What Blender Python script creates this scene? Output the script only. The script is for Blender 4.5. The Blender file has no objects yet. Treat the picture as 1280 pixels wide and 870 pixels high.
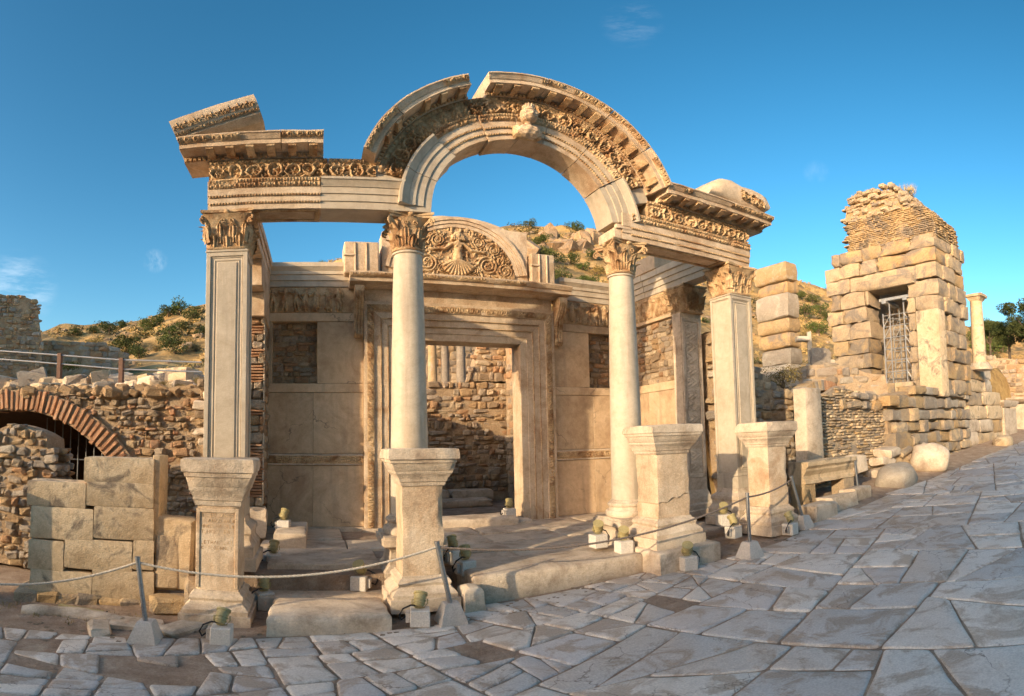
import bpy, bmesh, math, random
import numpy as np
from mathutils import Vector, Matrix, Euler
random.seed(7); RNG = np.random.default_rng(7)
sc = bpy.context.scene
COL = sc.collection
R = math.radians
PI = math.pi

# ------------------------------------------------------------------ camera (stitched wide panorama, equirectangular lens)
F_PX, YAW, PITCH, ROLL, Y_C = 673.6156, .3658, .0614, .0197, 511.9391
CAM = np.array([-2.891, -7.0, 2.0])
rv = np.array([math.cos(YAW), -math.sin(YAW), 0])
zv = np.array([-math.sin(PITCH)*math.sin(YAW), -math.sin(PITCH)*math.cos(YAW), math.cos(PITCH)])
fv = np.array([math.cos(PITCH)*math.sin(YAW), math.cos(PITCH)*math.cos(YAW), math.sin(PITCH)])
c_r = math.cos(ROLL)*rv - math.sin(ROLL)*zv
c_u = math.sin(ROLL)*rv + math.cos(ROLL)*zv
cam = bpy.data.cameras.new('camera')
cam.type = 'PANO'
cam.panorama_type = 'EQUIRECTANGULAR'
cam.longitude_min, cam.longitude_max = -640/F_PX, 640/F_PX
cam.latitude_min, cam.latitude_max = -(870-Y_C)/F_PX, Y_C/F_PX
cam.clip_start, cam.clip_end = .05, 4000
camo = bpy.data.objects.new('camera', cam); COL.objects.link(camo)
camo.matrix_world = Matrix(((c_r[0], c_u[0], -fv[0], CAM[0]), (c_r[1], c_u[1], -fv[1], CAM[1]), (c_r[2], c_u[2], -fv[2], CAM[2]), (0, 0, 0, 1)))
sc.camera = camo

# ------------------------------------------------------------------ light: low warm evening sun from the left
SUN_AZ, SUN_EL = R(62), R(15)          # azimuth from -Y (towards the street) round to -X
to_sun = Vector((-math.sin(SUN_AZ)*math.cos(SUN_EL), -math.cos(SUN_AZ)*math.cos(SUN_EL), math.sin(SUN_EL)))
w = bpy.data.worlds.new('World'); sc.world = w; w.use_nodes = True
nt = w.node_tree
SKY_GAMMA = 1.28
sky = nt.nodes.new('ShaderNodeTexSky'); sky.sky_type = 'NISHITA'; sky.sun_disc = False
sky.sun_elevation = SUN_EL
sky.sun_rotation = math.atan2(to_sun.x, to_sun.y)
sky.air_density, sky.dust_density, sky.ozone_density, sky.altitude = 1.0, 2.0, 1.8, 60
bg = nt.nodes['Background']; bg.inputs['Strength'].default_value = .15
hs = nt.nodes.new('ShaderNodeHueSaturation'); hs.inputs['Saturation'].default_value = 1.22; hs.inputs['Hue'].default_value = .482; hs.inputs['Value'].default_value = 1.02
def sc_(a, k):
    n = nt.nodes.new('ShaderNodeVectorMath'); n.operation = 'SCALE'; n.inputs['Scale'].default_value = k; nt.links.new(a, n.inputs[0]); return n.outputs[0]
gm = nt.nodes.new('ShaderNodeGamma'); gm.inputs['Gamma'].default_value = SKY_GAMMA
nt.links.new(sc_(sky.outputs[0], .2), gm.inputs[0]); nt.links.new(sc_(gm.outputs[0], 5.), hs.inputs['Color']); sky_col = hs.outputs[0]
# three thin wisps of cloud: torn noise inside a soft patch of sky around a direction
tc = nt.nodes.new('ShaderNodeTexCoord')
def wisp(col, vec, tight, amt, stretch):
    def mth(op, a, b=None, c=None):
        n = nt.nodes.new('ShaderNodeMath'); n.operation = op
        for i, v in enumerate((a, b, c)):
            if v is None: continue
            if isinstance(v, (int, float)): n.inputs[i].default_value = v
            else: nt.links.new(v, n.inputs[i])
        return n.outputs[0]
    dt = nt.nodes.new('ShaderNodeVectorMath'); dt.operation = 'DOT_PRODUCT'; nt.links.new(tc.outputs['Generated'], dt.inputs[0]); dt.inputs[1].default_value = tuple(Vector(vec).normalized())
    mp = nt.nodes.new('ShaderNodeMapping'); mp.inputs['Scale'].default_value = stretch; nt.links.new(tc.outputs['Generated'], mp.inputs[0])
    nz = nt.nodes.new('ShaderNodeTexNoise'); nz.inputs['Scale'].default_value = 9; nz.inputs['Detail'].default_value = 7; nz.inputs['Roughness'].default_value = .65; nt.links.new(mp.outputs[0], nz.inputs['Vector'])
    fall = nt.nodes.new('ShaderNodeMapRange'); nt.links.new(dt.outputs['Value'], fall.inputs[0]); fall.inputs[1].default_value = math.cos(tight); fall.inputs[2].default_value = 1.; fall.interpolation_type = 'SMOOTHSTEP'
    f = mth('MULTIPLY', mth('MULTIPLY', fall.outputs[0], amt), mth('SMOOTH_MAX', mth('MULTIPLY_ADD', nz.outputs[0], 3.2, -1.35), 0., .2))
    mx = nt.nodes.new('ShaderNodeMix'); mx.data_type = 'RGBA'; nt.links.new(f, mx.inputs[0]); nt.links.new(col, mx.inputs[6]); mx.inputs[7].default_value = (6.5, 6.4, 6.3, 1); mx.clamp_factor = True
    return mx.outputs[2]
for vx, tight, amt, stz in (((790, 30), .05, .06, (2, 2, 9)), ((194, 326), .025, .16, (5, 5, 3)), ((22, 362), .08, .20, (1.5, 1.5, 6)), ((1020, 215), .025, .05, (4, 4, 3))):
    u_, v_ = (vx[0]-640)/F_PX, math.tan((Y_C-vx[1])/F_PX)
    sky_col = wisp(sky_col, math.sin(u_)*c_r+math.cos(u_)*fv+v_*c_u, tight, amt, stz)
nt.links.new(sky_col, bg.inputs['Color'])
sl = bpy.data.lights.new('sun', 'SUN'); sl.energy = 2.5; sl.angle = R(.5); sl.color = (1, .77, .50)
so = bpy.data.objects.new('sun', sl); COL.objects.link(so)
so.rotation_euler = (-to_sun).to_track_quat('-Z', 'Y').to_euler(); so.location = (-30, -20, 25)
vs = sc.view_settings
vs.view_transform = 'Standard'; vs.look = 'None'; vs.gamma = 1; vs.use_curve_mapping = False; vs.exposure = 1.06
sc.render.engine = 'CYCLES'
sc.cycles.use_denoising = True
sc.cycles.max_bounces = 6

# ------------------------------------------------------------------ pixel helpers (a pixel gives a direction; a plane gives the distance)
def ray(x, y):
    u = (x-640)/F_PX; v = math.tan((Y_C-y)/F_PX)
    return math.sin(u)*c_r + math.cos(u)*fv + v*c_u
def at_y(x, y, Y): d = ray(x, y); return CAM + d*((Y-CAM[1])/d[1])
def at_x(x, y, X): d = ray(x, y); return CAM + d*((X-CAM[0])/d[0])
def at_r(x, y, r): d = ray(x, y); return CAM + d*(r/math.hypot(d[0], d[1]))
SLOPE = .05
def street(X): return SLOPE*(X+3.9) - .06
def on_street(x, y):
    d = ray(x, y); t = (street(CAM[0])-CAM[2])/(d[2]-SLOPE*d[0]); return CAM + t*d
def px(r): return F_PX/r

# ------------------------------------------------------------------ numpy noise
def _hash(ix, iy, iz, seed):
    h = (ix*374761393 + iy*668265263 + iz*2147483647 + seed*1274126177) & 0xFFFFFFFF
    h = ((h ^ (h >> 13))*1274126177) & 0xFFFFFFFF
    return ((h ^ (h >> 16)) & 0xFFFF)/65535.0
def vnoise(P, scale=1., seed=0):
    P = np.asarray(P, float)*scale
    i = np.floor(P).astype(np.int64); f = P-i; f = f*f*(3-2*f)
    r = 0
    for dx in (0, 1):
        for dy in (0, 1):
            for dz in (0, 1):
                wgt = (f[:, 0] if dx else 1-f[:, 0])*(f[:, 1] if dy else 1-f[:, 1])*(f[:, 2] if dz else 1-f[:, 2])
                r = r + wgt*_hash(i[:, 0]+dx, i[:, 1]+dy, i[:, 2]+dz, seed)
    return r
def fbm(P, scale=1., seed=0, oct=3):
    r = 0; a = .5; t = 0
    for k in range(oct):
        r = r + a*vnoise(P, scale*2**k, seed+k); t += a; a *= .5
    return r/t
def rough(V, amp, scale, seed=0, oct=2):
    V = np.asarray(V, float)
    D = np.stack([fbm(V, scale, seed+11*k, oct)-.5 for k in range(3)], 1)
    return V + D*2*amp

# ------------------------------------------------------------------ mesh building
class MB:
    def __init__(s): s.V = []; s.F = []; s.n = 0
    def add(s, V, F):
        V = np.asarray(V, float).reshape(-1, 3)
        s.V.append(V); o = s.n
        s.F.extend([tuple(int(i)+o for i in f) for f in F]); s.n += len(V)
        return s
    def box(s, x0, x1, y0, y1, z0, z1):
        V = [(x, y, z) for x in (x0, x1) for y in (y0, y1) for z in (z0, z1)]
        return s.add(V, [(0, 1, 3, 2), (4, 6, 7, 5), (0, 4, 5, 1), (2, 3, 7, 6), (0, 2, 6, 4), (1, 5, 7, 3)])
    def cbox(s, x0, x1, y0, y1, z0, z1, c=.008, jit=0, M=None):
        V, F = chamfer(c/(x1-x0), c/(y1-y0), c/(z1-z0))
        V = V*np.array([x1-x0, y1-y0, z1-z0]) + np.array([(x0+x1)/2, (y0+y1)/2, (z0+z1)/2])
        if jit: V = V + RNG.uniform(-jit, jit, V.shape)
        if M is not None: V = V@M[:3, :3].T + M[:3, 3]
        return s.add(V, F)
    def grid(s, V, nu, nv, close_u=False, flip=False):
        F = []
        for i in range(nu if close_u else nu-1):
            a = i*nv; b = ((i+1) % nu)*nv
            for j in range(nv-1):
                q = (a+j, b+j, b+j+1, a+j+1)
                F.append(q[::-1] if flip else q)
        return s.add(V, F)
    def loft(s, rings, cap0=True, cap1=True):
        n = len(rings[0]); m = len(rings)
        V = np.concatenate([np.asarray(r, float) for r in rings]); F = []
        for k in range(m-1):
            a, b = k*n, (k+1)*n
            for i in range(n):
                j = (i+1) % n
                F.append((a+i, a+j, b+j, b+i))
        if cap0: F.append(tuple(range(n))[::-1])
        if cap1: F.append(tuple(range((m-1)*n, m*n)))
        return s.add(V, F)
    def tube(s, pts, r, n=8):
        pts = np.asarray(pts, float); rings = []
        rr = np.broadcast_to(r, (len(pts),))
        for i, p in enumerate(pts):
            t = pts[min(i+1, len(pts)-1)]-pts[max(i-1, 0)]; t = t/np.linalg.norm(t)
            a = np.array([0, 0, 1.]) if abs(t[2]) < .9 else np.array([1., 0, 0])
            u = np.cross(t, a); u /= np.linalg.norm(u); v = np.cross(t, u)
            rings.append([p + rr[i]*(math.cos(k*2*PI/n)*u - math.sin(k*2*PI/n)*v) for k in range(n)])
        return s.loft(rings[::-1])
    def sweep(s, prof, samples, fn, caps=True):
        # closed profile [(a,b)] carried along samples by fn(s,a,b)
        rings = [[fn(t, a, b) for a, b in prof] for t in samples]
        return s.loft(rings, caps, caps)
    def verts(s): return np.concatenate(s.V)
    def xform(s, fn): s.V = [fn(s.verts())]; return s
    def rough(s, amp, scale, seed=0, oct=2): return s.xform(lambda V: rough(V, amp, scale, seed, oct))
    def build(s, name, mat, parent=None, smooth=None, origin=None, kind=None):
        V = s.verts()
        if origin is None: origin = np.array([(V[:, 0].min()+V[:, 0].max())/2, (V[:, 1].min()+V[:, 1].max())/2, V[:, 2].min()])
        origin = np.asarray(origin, float)
        me = bpy.data.meshes.new(name); me.from_pydata((V-origin).tolist(), [], s.F)
        me.materials.append(mat)
        if smooth is not None:
            me.polygons.foreach_set('use_smooth', [True]*len(me.polygons))
            me.set_sharp_from_angle(angle=R(smooth))
        me.update()
        o = bpy.data.objects.new(name, me)
        place(o, origin, parent)
        if kind: o['kind'] = kind
        return o
_cc = {}
def chamfer(cx, cy, cz):
    # box with cut edges and corners, unit size about the origin; 24 verts, 44 triangles
    c = (min(cx, .45), min(cy, .45), min(cz, .45))
    V = []; ix = {}
    for sx in (-1, 1):
        for sy in (-1, 1):
            for sz in (-1, 1):
                for ax in range(3):
                    p = [sx*(.5-c[0]), sy*(.5-c[1]), sz*(.5-c[2])]; p[ax] = (sx, sy, sz)[ax]*.5
                    ix[sx, sy, sz, ax] = len(V); V.append(p)
    V = np.array(V); F = []
    for ax in range(3):
        a, b = [k for k in range(3) if k != ax]
        for s_ in (-1, 1):
            q = []
            for (u, v) in ((-1, -1), (1, -1), (1, 1), (-1, 1)):
                k = [0, 0, 0]; k[ax] = s_; k[a] = u; k[b] = v; q.append(ix[(*k, ax)])
            F.append(q)
        for u in (-1, 1):          # edges parallel to ax
            for v in (-1, 1):
                q = []
                for (s_, t) in ((-1, a), (1, a), (1, b), (-1, b)):
                    k = [0, 0, 0]; k[ax] = s_; k[a] = u; k[b] = v; q.append(ix[(*k, t)])
                F.append(q)
    for sx in (-1, 1):
        for sy in (-1, 1):
            for sz in (-1, 1):
                F.append([ix[sx, sy, sz, 0], ix[sx, sy, sz, 1], ix[sx, sy, sz, 2]])
    out = []
    for q in F:
        p = V[q]; n = np.cross(p[1]-p[0], p[2]-p[0])
        out.append(tuple(q) if n@p.mean(0) > 0 else tuple(q[::-1]))
    return V, out
W = {}
def place(o, loc, parent=None):
    COL.objects.link(o); loc = np.asarray(loc, float); W[o.name] = loc
    if parent is not None:
        o.parent = parent; o.location = loc - W[parent.name]
    else: o.location = loc
def thing(name, label, cat, loc=(0, 0, 0), group=None):
    o = bpy.data.objects.new(name, None); o.empty_display_size = .2
    place(o, loc); return tag(o, label, cat, group)
def tag(o, label=None, cat=None, group=None, kind=None):
    if label: o['label'] = label
    if cat: o['category'] = cat
    if group: o['group'] = group
    if kind: o['kind'] = kind
    return o
def link_copy(src, name, loc, parent=None, rot=None, scale=None, mat=None):
    # new object that shares the mesh of src (a mesh)
    o = bpy.data.objects.new(name, src); place(o, loc, parent)
    if rot is not None: o.rotation_euler = rot
    if scale is not None: o.scale = scale
    if mat is not None:
        o.material_slots[0].link = 'OBJECT'; o.material_slots[0].material = mat
    return o
def dup(root, loc, rotz=0):
    r = root.copy(); COL.objects.link(r); r.location = loc; r.rotation_euler = (0, 0, rotz); W[r.name] = np.asarray(loc, float)
    for ch in list(root.children):
        c = ch.copy(); COL.objects.link(c); c.parent = r
        for g in list(ch.children):
            d = g.copy(); COL.objects.link(d); d.parent = c
    return r
def rect_ring(cx, cy, z, hx, hy, k=1, tw=0):
    # closed ring, counter-clockwise seen from above, k spans per side
    P = []
    cs = [(-hx, -hy), (hx, -hy), (hx, hy), (-hx, hy)]
    for i in range(4):
        a, b = cs[i], cs[(i+1) % 4]
        for t in range(k): P.append((cx+a[0]+(b[0]-a[0])*t/k, cy+a[1]+(b[1]-a[1])*t/k, z))
    return P
def circ_ring(cx, cy, z, r, n=32): return [(cx+r*math.cos(2*PI*i/n), cy+r*math.sin(2*PI*i/n), z) for i in range(n)]
def inside(p, poly):
    x, y = p; c = False; n = len(poly)
    for i in range(n):
        x0, y0 = poly[i]; x1, y1 = poly[i-1]
        if (y0 > y) != (y1 > y) and x < (x1-x0)*(y-y0)/(y1-y0)+x0: c = not c
    return c

# ------------------------------------------------------------------ materials
def stone(name, cols, scale=2., bump=.25, rgh=.75, fine=60., obj_var=.12, stain=None, stain_amt=.5, stain_scale=1.2, pits=0., hue_obj=None, streak=None, crack=0., grain=.18, st_lo=.50, st_hi=.68, hmix=.7, shine=None):
    m = bpy.data.materials.new(name); m.use_nodes = True; t = m.node_tree; N = t.nodes; L = t.links
    b = N['Principled BSDF']; b.inputs['Roughness'].default_value = rgh
    b.inputs['Specular IOR Level'].default_value = .3
    geo = N.new('ShaderNodeNewGeometry'); info = N.new('ShaderNodeObjectInfo')
    off = N.new('ShaderNodeVectorMath'); off.operation = 'MULTIPLY_ADD'
    L.new(info.outputs['Random'], off.inputs[0]); off.inputs[1].default_value = (13.1, 7.7, 5.3); L.new(geo.outputs['Position'], off.inputs[2])
    P = off.outputs[0] if obj_var else geo.outputs['Position']
    def noise(s, d=5, r=.6, dist=0, vec=P):
        n = N.new('ShaderNodeTexNoise'); n.inputs['Scale'].default_value = s; n.inputs['Detail'].default_value = d
        n.inputs['Roughness'].default_value = r; n.inputs['Distortion'].default_value = dist; L.new(vec, n.inputs['Vector']); return n
    n1 = noise(scale, 6, .62, .4)
    cr = N.new('ShaderNodeValToRGB'); e = cr.color_ramp.elements
    e[0].position = .28; e[0].color = (*cols[0], 1); e[1].position = .72; e[1].color = (*cols[-1], 1)
    for k, c in enumerate(cols[1:-1]):
        x = e.new(.28+.44*(k+1)/(len(cols)-1)); x.color = (*c, 1)
    nm = noise(scale*7, 6, .7, .3)
    sm = N.new('ShaderNodeMath'); sm.operation = 'MULTIPLY_ADD'; L.new(nm.outputs[0], sm.inputs[0]); sm.inputs[1].default_value = .55; sm.inputs[2].default_value = -.275
    s2 = N.new('ShaderNodeMath'); s2.operation = 'ADD'; L.new(sm.outputs[0], s2.inputs[0]); L.new(n1.outputs[0], s2.inputs[1])
    L.new(s2.outputs[0], cr.inputs[0]); col = cr.outputs[0]
    def mix(a, bcol, fac, mode='MIX'):
        x = N.new('ShaderNodeMix'); x.data_type = 'RGBA'; x.blend_type = mode
        L.new(a, x.inputs[6])
        if isinstance(bcol, tuple): x.inputs[7].default_value = (*bcol, 1)
        else: L.new(bcol, x.inputs[7])
        if isinstance(fac, float): x.inputs[0].default_value = fac
        else: L.new(fac, x.inputs[0])
        return x.outputs[2]
    def ramp(src, a, bb, lo=0., hi=1.):
        x = N.new('ShaderNodeMapRange'); L.new(src, x.inputs[0]); x.inputs[1].default_value = a; x.inputs[2].default_value = bb
        x.inputs[3].default_value = lo; x.inputs[4].default_value = hi; return x.outputs[0]
    if hue_obj:      # each piece its own tone, picked from a list
        c2 = N.new('ShaderNodeValToRGB'); c2.color_ramp.interpolation = 'CONSTANT'; e2 = c2.color_ramp.elements
        e2[0].color = (*hue_obj[0], 1); e2[1].position = 1./len(hue_obj); e2[1].color = (*hue_obj[1], 1)
        for k, c in enumerate(hue_obj[2:]): x = e2.new((k+2)/len(hue_obj)); x.color = (*c, 1)
        L.new(info.outputs['Random'], c2.inputs[0]); col = mix(col, c2.outputs[0], hmix)
    if stain:
        n2 = noise(stain_scale, 7, .68, .8); col = mix(col, stain, ramp(n2.outputs[0], st_lo, st_hi, 0, stain_amt))
    if streak:
        mp = N.new('ShaderNodeMapping'); mp.inputs['Scale'].default_value = (3.5, 3.5, .35); L.new(P, mp.inputs[0])
        n5 = noise(1.6, 5, .6, .2, mp.outputs[0]); col = mix(col, streak, ramp(n5.outputs[0], .54, .72, 0, .55))
    if crack:
        wv = N.new('ShaderNodeVectorMath'); wv.operation = 'MULTIPLY_ADD'; nw = noise(2.5, 4, .6); L.new(nw.outputs['Color'], wv.inputs[0]); wv.inputs[1].default_value = (.5, .5, .5); L.new(P, wv.inputs[2])
        vc = N.new('ShaderNodeTexVoronoi'); vc.feature = 'DISTANCE_TO_EDGE'; vc.inputs['Scale'].default_value = crack; L.new(wv.outputs[0], vc.inputs['Vector'])
        nk = noise(1.1, 2, .5); ck = N.new('ShaderNodeMath'); ck.operation = 'MULTIPLY'; L.new(ramp(vc.outputs[0], .0, .010, .8, 0), ck.inputs[0]); L.new(ramp(nk.outputs[0], .48, .56, 0, 1), ck.inputs[1])
        col = mix(col, (.16, .12, .09), ck.outputs[0])
    nf = noise(fine, 3, .6)
    v = N.new('ShaderNodeHueSaturation'); L.new(col, v.inputs['Color'])
    va = N.new('ShaderNodeMath'); va.operation = 'MULTIPLY_ADD'
    L.new(ramp(nf.outputs[0], .3, .7, 1-grain, 1+grain*.8), va.inputs[0]); va.inputs[1].default_value = 1.
    L.new(ramp(info.outputs['Random'], 0, 1, -obj_var, obj_var), va.inputs[2]); L.new(va.outputs[0], v.inputs['Value'])
    L.new(v.outputs[0], b.inputs['Base Color'])
    if shine: L.new(ramp(n1.outputs[0], .35, .65, shine[0], shine[1]), b.inputs['Roughness'])
    # relief: coarse lumps, grain, pits
    n3 = noise(scale*5, 6, .7); add = N.new('ShaderNodeMath'); add.operation = 'MULTIPLY_ADD'
    L.new(nf.outputs[0], add.inputs[0]); add.inputs[1].default_value = .35; L.new(n3.outputs[0], add.inputs[2]); h = add.outputs[0]
    if pits:
        vo = N.new('ShaderNodeTexVoronoi'); vo.inputs['Scale'].default_value = 28; L.new(P, vo.inputs['Vector'])
        a2 = N.new('ShaderNodeMath'); a2.operation = 'MULTIPLY_ADD'; L.new(ramp(vo.outputs[0], .0, .28, 0, 1), a2.inputs[0]); a2.inputs[1].default_value = pits; L.new(h, a2.inputs[2]); h = a2.outputs[0]
    bp = N.new('ShaderNodeBump'); bp.inputs['Strength'].default_value = bump; bp.inputs['Distance'].default_value = .05
    L.new(h, bp.inputs['Height']); L.new(bp.outputs[0], b.inputs['Normal'])
    return m
def plain(name, c, rgh=.6, metal=0., var=.1, scale=20., bump=.1):
    m = stone(name, [tuple(x*(1-var) for x in c), tuple(min(1, x*(1+var)) for x in c)], scale, bump, rgh, obj_var=.04)
    m.node_tree.nodes['Principled BSDF'].inputs['Metallic'].default_value = metal
    return m
M = {}
M['marble'] = stone('marble', [(.42, .30, .19), (.60, .46, .31), (.69, .57, .42)], 1.6, .35, .68, obj_var=.06, stain=(.35, .20, .10), stain_amt=.75, stain_scale=1.3, streak=(.40, .30, .20))
M['carved'] = stone('carved_marble', [(.40, .25, .12), (.58, .41, .23), (.68, .52, .32)], 3.0, .5, .78, obj_var=.06, stain=(.28, .14, .06), stain_amt=.85, stain_scale=2.6, st_lo=.46, st_hi=.62)
M['pale'] = stone('pale_marble', [(.44, .36, .26), (.54, .46, .345), (.61, .53, .41)], 1.6, .18, .6, obj_var=.05, stain=(.38, .29, .19), stain_amt=.55, stain_scale=1.6, streak=(.31, .26, .20), grain=.08, fine=110)
M['panel'] = stone('wall_panel_marble', [(.42, .29, .175), (.58, .43, .27), (.66, .51, .345)], 1.1, .16, .55, obj_var=.14, stain=(.33, .21, .12), stain_amt=.7, stain_scale=1.1, streak=(.34, .25, .17), grain=.10, crack=.8)
M['worn'] = stone('worn_marble', [(.40, .31, .22), (.60, .49, .36), (.69, .59, .46)], 2.4, .38, .8, obj_var=.07, stain=(.27, .19, .13), stain_amt=.7, stain_scale=1.7, pits=.3, grain=.12)
M['ashlar'] = stone('ashlar_limestone', [(.44, .32, .19), (.60, .46, .29), (.69, .56, .38)], 2.0, .4, .82, obj_var=.12, stain=(.13, .10, .08), stain_amt=.78, stain_scale=2.0, st_lo=.53, st_hi=.64, pits=.3, grain=.13)
M['rubble'] = stone('rubble_stone', [(.30, .21, .13), (.46, .34, .22), (.56, .44, .30)], 6., .9, .92, obj_var=.26, stain=(.24, .14, .08), stain_amt=.5, stain_scale=5, hue_obj=[(.44, .32, .20), (.36, .29, .21), (.52, .34, .17), (.44, .37, .28), (.46, .25, .12), (.54, .43, .29), (.30, .25, .20)])
M['mortar'] = stone('mortar', [(.36, .25, .15), (.48, .35, .22), (.56, .43, .29)], 5., 1., .95, obj_var=.04, stain=(.30, .17, .08), stain_amt=.5, stain_scale=2)
M['brick'] = stone('brick', [(.38, .19, .10), (.48, .26, .14), (.52, .32, .19)], 6., .5, .9, obj_var=.2, stain=(.42, .34, .25), stain_amt=.5, stain_scale=3)
M['ochre'] = stone('ochre_limestone', [(.34, .21, .10), (.52, .36, .19), (.60, .46, .28)], 2.0, 1., .92, obj_var=.14, stain=(.24, .21, .18), stain_amt=.8, stain_scale=1.3, st_lo=.47, st_hi=.60, pits=.45, hue_obj=[(.52, .38, .21), (.44, .38, .30), (.54, .35, .16), (.41, .36, .29), (.50, .41, .28)], hmix=.45)
M['lichen'] = stone('lichen_grey_stone', [(.24, .19, .14), (.38, .31, .24), (.50, .42, .32)], 3.0, .9, .92, obj_var=.16, stain=(.52, .47, .38), stain_amt=.75, stain_scale=3.2, hue_obj=[(.36, .31, .25), (.50, .33, .15), (.40, .35, .28)])
M['paving'] = stone('paving_marble', [(.42, .37, .31), (.62, .57, .50), (.73, .68, .61)], 2.2, .4, .5, obj_var=.17, stain=(.35, .26, .18), stain_amt=.7, stain_scale=2.1, st_lo=.49, st_hi=.57, hue_obj=[(.64, .58, .51), (.53, .51, .48), (.71, .65, .57), (.47, .44, .42), (.66, .59, .50)], crack=1.3, shine=(.30, .62), hmix=.6)
M['dirt'] = stone('dirt', [(.27, .19, .13), (.39, .29, .21), (.50, .40, .30)], 4., 1., .95, obj_var=0, fine=70, stain=(.24, .15, .09), stain_amt=.5)
M['concrete'] = stone('concrete', [(.46, .43, .38), (.54, .50, .45)], 6., .3, .85, obj_var=.12, stain=(.36, .31, .26), stain_amt=.4)
M['boxpaint'] = stone('whitewashed_block', [(.60, .56, .49), (.68, .64, .57)], 5., .15, .8, obj_var=.08, stain=(.45, .38, .30), stain_amt=.35, stain_scale=5)
M['khaki'] = plain('khaki_enamel', (.38, .32, .15), .45)
M['lens'] = plain('lamp_glass', (.25, .26, .25), .12)
M['vault_shade'] = stone('shade_dark_brick', [(.05, .03, .02), (.09, .055, .035)], 4., .6, .95, obj_var=0)  # brick of the vault interior, its deep shade put into the colour
M['black'] = plain('black_cable', (.02, .02, .02), .5)
M['steel'] = plain('galvanised_steel', (.30, .31, .32), .38, .85)
M['iron'] = plain('dark_iron', (.03, .03, .035), .55, .5)
M['rope'] = stone('rope_fibre', [(.50, .44, .35), (.60, .54, .45)], 30., .4, .9, obj_var=.05)
M['darkrope'] = stone('dark_rope_fibre', [(.16, .13, .11), (.22, .18, .15)], 30., .4, .9, obj_var=.05)  # same fibre in a darker brown tone
M['scaff'] = plain('scaffold_tube', (.45, .45, .44), .45, .6)
M['wood'] = plain('brown_post', (.16, .09, .06), .7)
M['drygrass'] = stone('dry_grass_slope', [(.20, .125, .05), (.40, .26, .10), (.51, .36, .17)], .5, 1., .98, obj_var=0, fine=5, stain=(.12, .10, .055), stain_amt=.9, stain_scale=.22, st_lo=.46, st_hi=.60)
M['rock'] = stone('cliff_rock', [(.17, .12, .08), (.28, .21, .14), (.38, .30, .21)], 1.2, 1., .95, obj_var=.2, fine=9, stain=(.36, .22, .09), stain_amt=.7, stain_scale=.5)
M['bark'] = plain('bark', (.12, .09, .06), .9, bump=.6)
def leafmat(name, c1, c2):
    m = stone(name, [c1, c2], .9, 0., .75, obj_var=.22, fine=4)
    b = m.node_tree.nodes['Principled BSDF']; b.inputs['Specular IOR Level'].default_value = .15
    return m
M['leaf'] = leafmat('olive_leaves', (.045, .065, .02), (.10, .115, .04))
M['leaf2'] = leafmat('green_leaves', (.05, .085, .02), (.11, .14, .045))
M['bushy'] = leafmat('grey_green_scrub', (.07, .075, .03), (.15, .14, .06))
M['scrub'] = leafmat('dry_scrub', (.17, .13, .04), (.27, .21, .08))
M['grass'] = leafmat('dry_stalks', (.30, .22, .09), (.44, .34, .16))
# ------------------------------------------------------------------ carving patterns: u along, v across (metres), height 0..1
def dome(d, r): return np.sqrt(np.clip(1-(d/r)**2, 0, 1))
def p_scroll(u, v, Wd):
    q = np.stack([u, v, 0*u], -1).reshape(-1, 3); u = u+(vnoise(q, 7, 21).reshape(u.shape)-.5)*.07; v = v+(vnoise(q, 9, 22).reshape(u.shape)-.5)*.05
    per = Wd*.98; k = np.floor(u/per); x = (u/per-k-.5)*per; z = (v-Wd/2)*np.where(k % 2 == 0, 1, -1)
    hk = _hash(k.astype(np.int64), 3+0*k.astype(np.int64), 5+0*k.astype(np.int64), 2); x = x+(hk-.5)*.05; rho = np.hypot(x, z)*(.9+.25*hk); ph = np.arctan2(z, x)+hk*4; pn = 4+np.floor(hk*4)
    ring = dome(rho-Wd*.39*(1-.10*ph/PI), Wd*.07)
    ros = np.where(rho < Wd*.25, (.5+.5*np.cos(pn*ph))*np.sqrt(np.clip(1-(rho/(Wd*.26))**2, 0, 1)), 0)
    lf = np.where((rho > Wd*.27) & (rho < Wd*.36), .8*np.clip(np.cos(9*ph+rho*50/Wd), 0, 1), 0)
    out = np.where(rho > Wd*.46, .75*np.clip(np.cos(14*ph+2)*.6+.4, 0, 1), 0)
    return np.maximum.reduce([ring, ros, lf, out])*(.75+.5*vnoise(np.stack([u, v, 0*u], -1).reshape(-1, 3), 14, 5).reshape(u.shape))
def p_acanthus(u, v, Wd):
    per = Wd*.8; k = np.floor(u/per); x = (u/per-k-.5)*2; t = v/Wd
    w_ = .95*np.sqrt(np.clip(1-(t-.45)**2/.36, 0, 1))*(1-.18*np.abs(np.sin(t*22)))
    leaf = np.where(np.abs(x) < w_, (1-(np.abs(x)/np.maximum(w_, .01))**2*.5)*(.65+.35*np.cos(x*9+t*5*np.sign(x)*3)), 0)
    n = vnoise(np.stack([u, v, 0*u], -1).reshape(-1, 3), 30, 3).reshape(u.shape)
    return np.clip(leaf*(.5+.8*n), 0, 1.1)
def p_egg(u, v, Wd, per=None):
    per = per or Wd*.85; k = np.floor(u/per); x = (u/per-k-.5)*per; z = v-Wd*.5
    egg = dome(np.hypot(x/.62, z/1.1), per*.40)
    shell = dome(np.hypot(x/.62, z/1.1)-per*.56, per*.10)*.7
    dart = dome(np.abs(np.abs(x)-per*.5), per*.07)*.8
    return np.maximum.reduce([egg, shell, dart])
def p_bead(u, v, Wd, per=None):
    per = per or Wd*1.1; k = np.floor(u/per); x = (u/per-k-.5)*per
    return dome(np.hypot(x, v-Wd/2), per*.44)
KEY = ["11111110", "10000010", "10111010", "10100010", "10111111", "10000000"]
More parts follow.
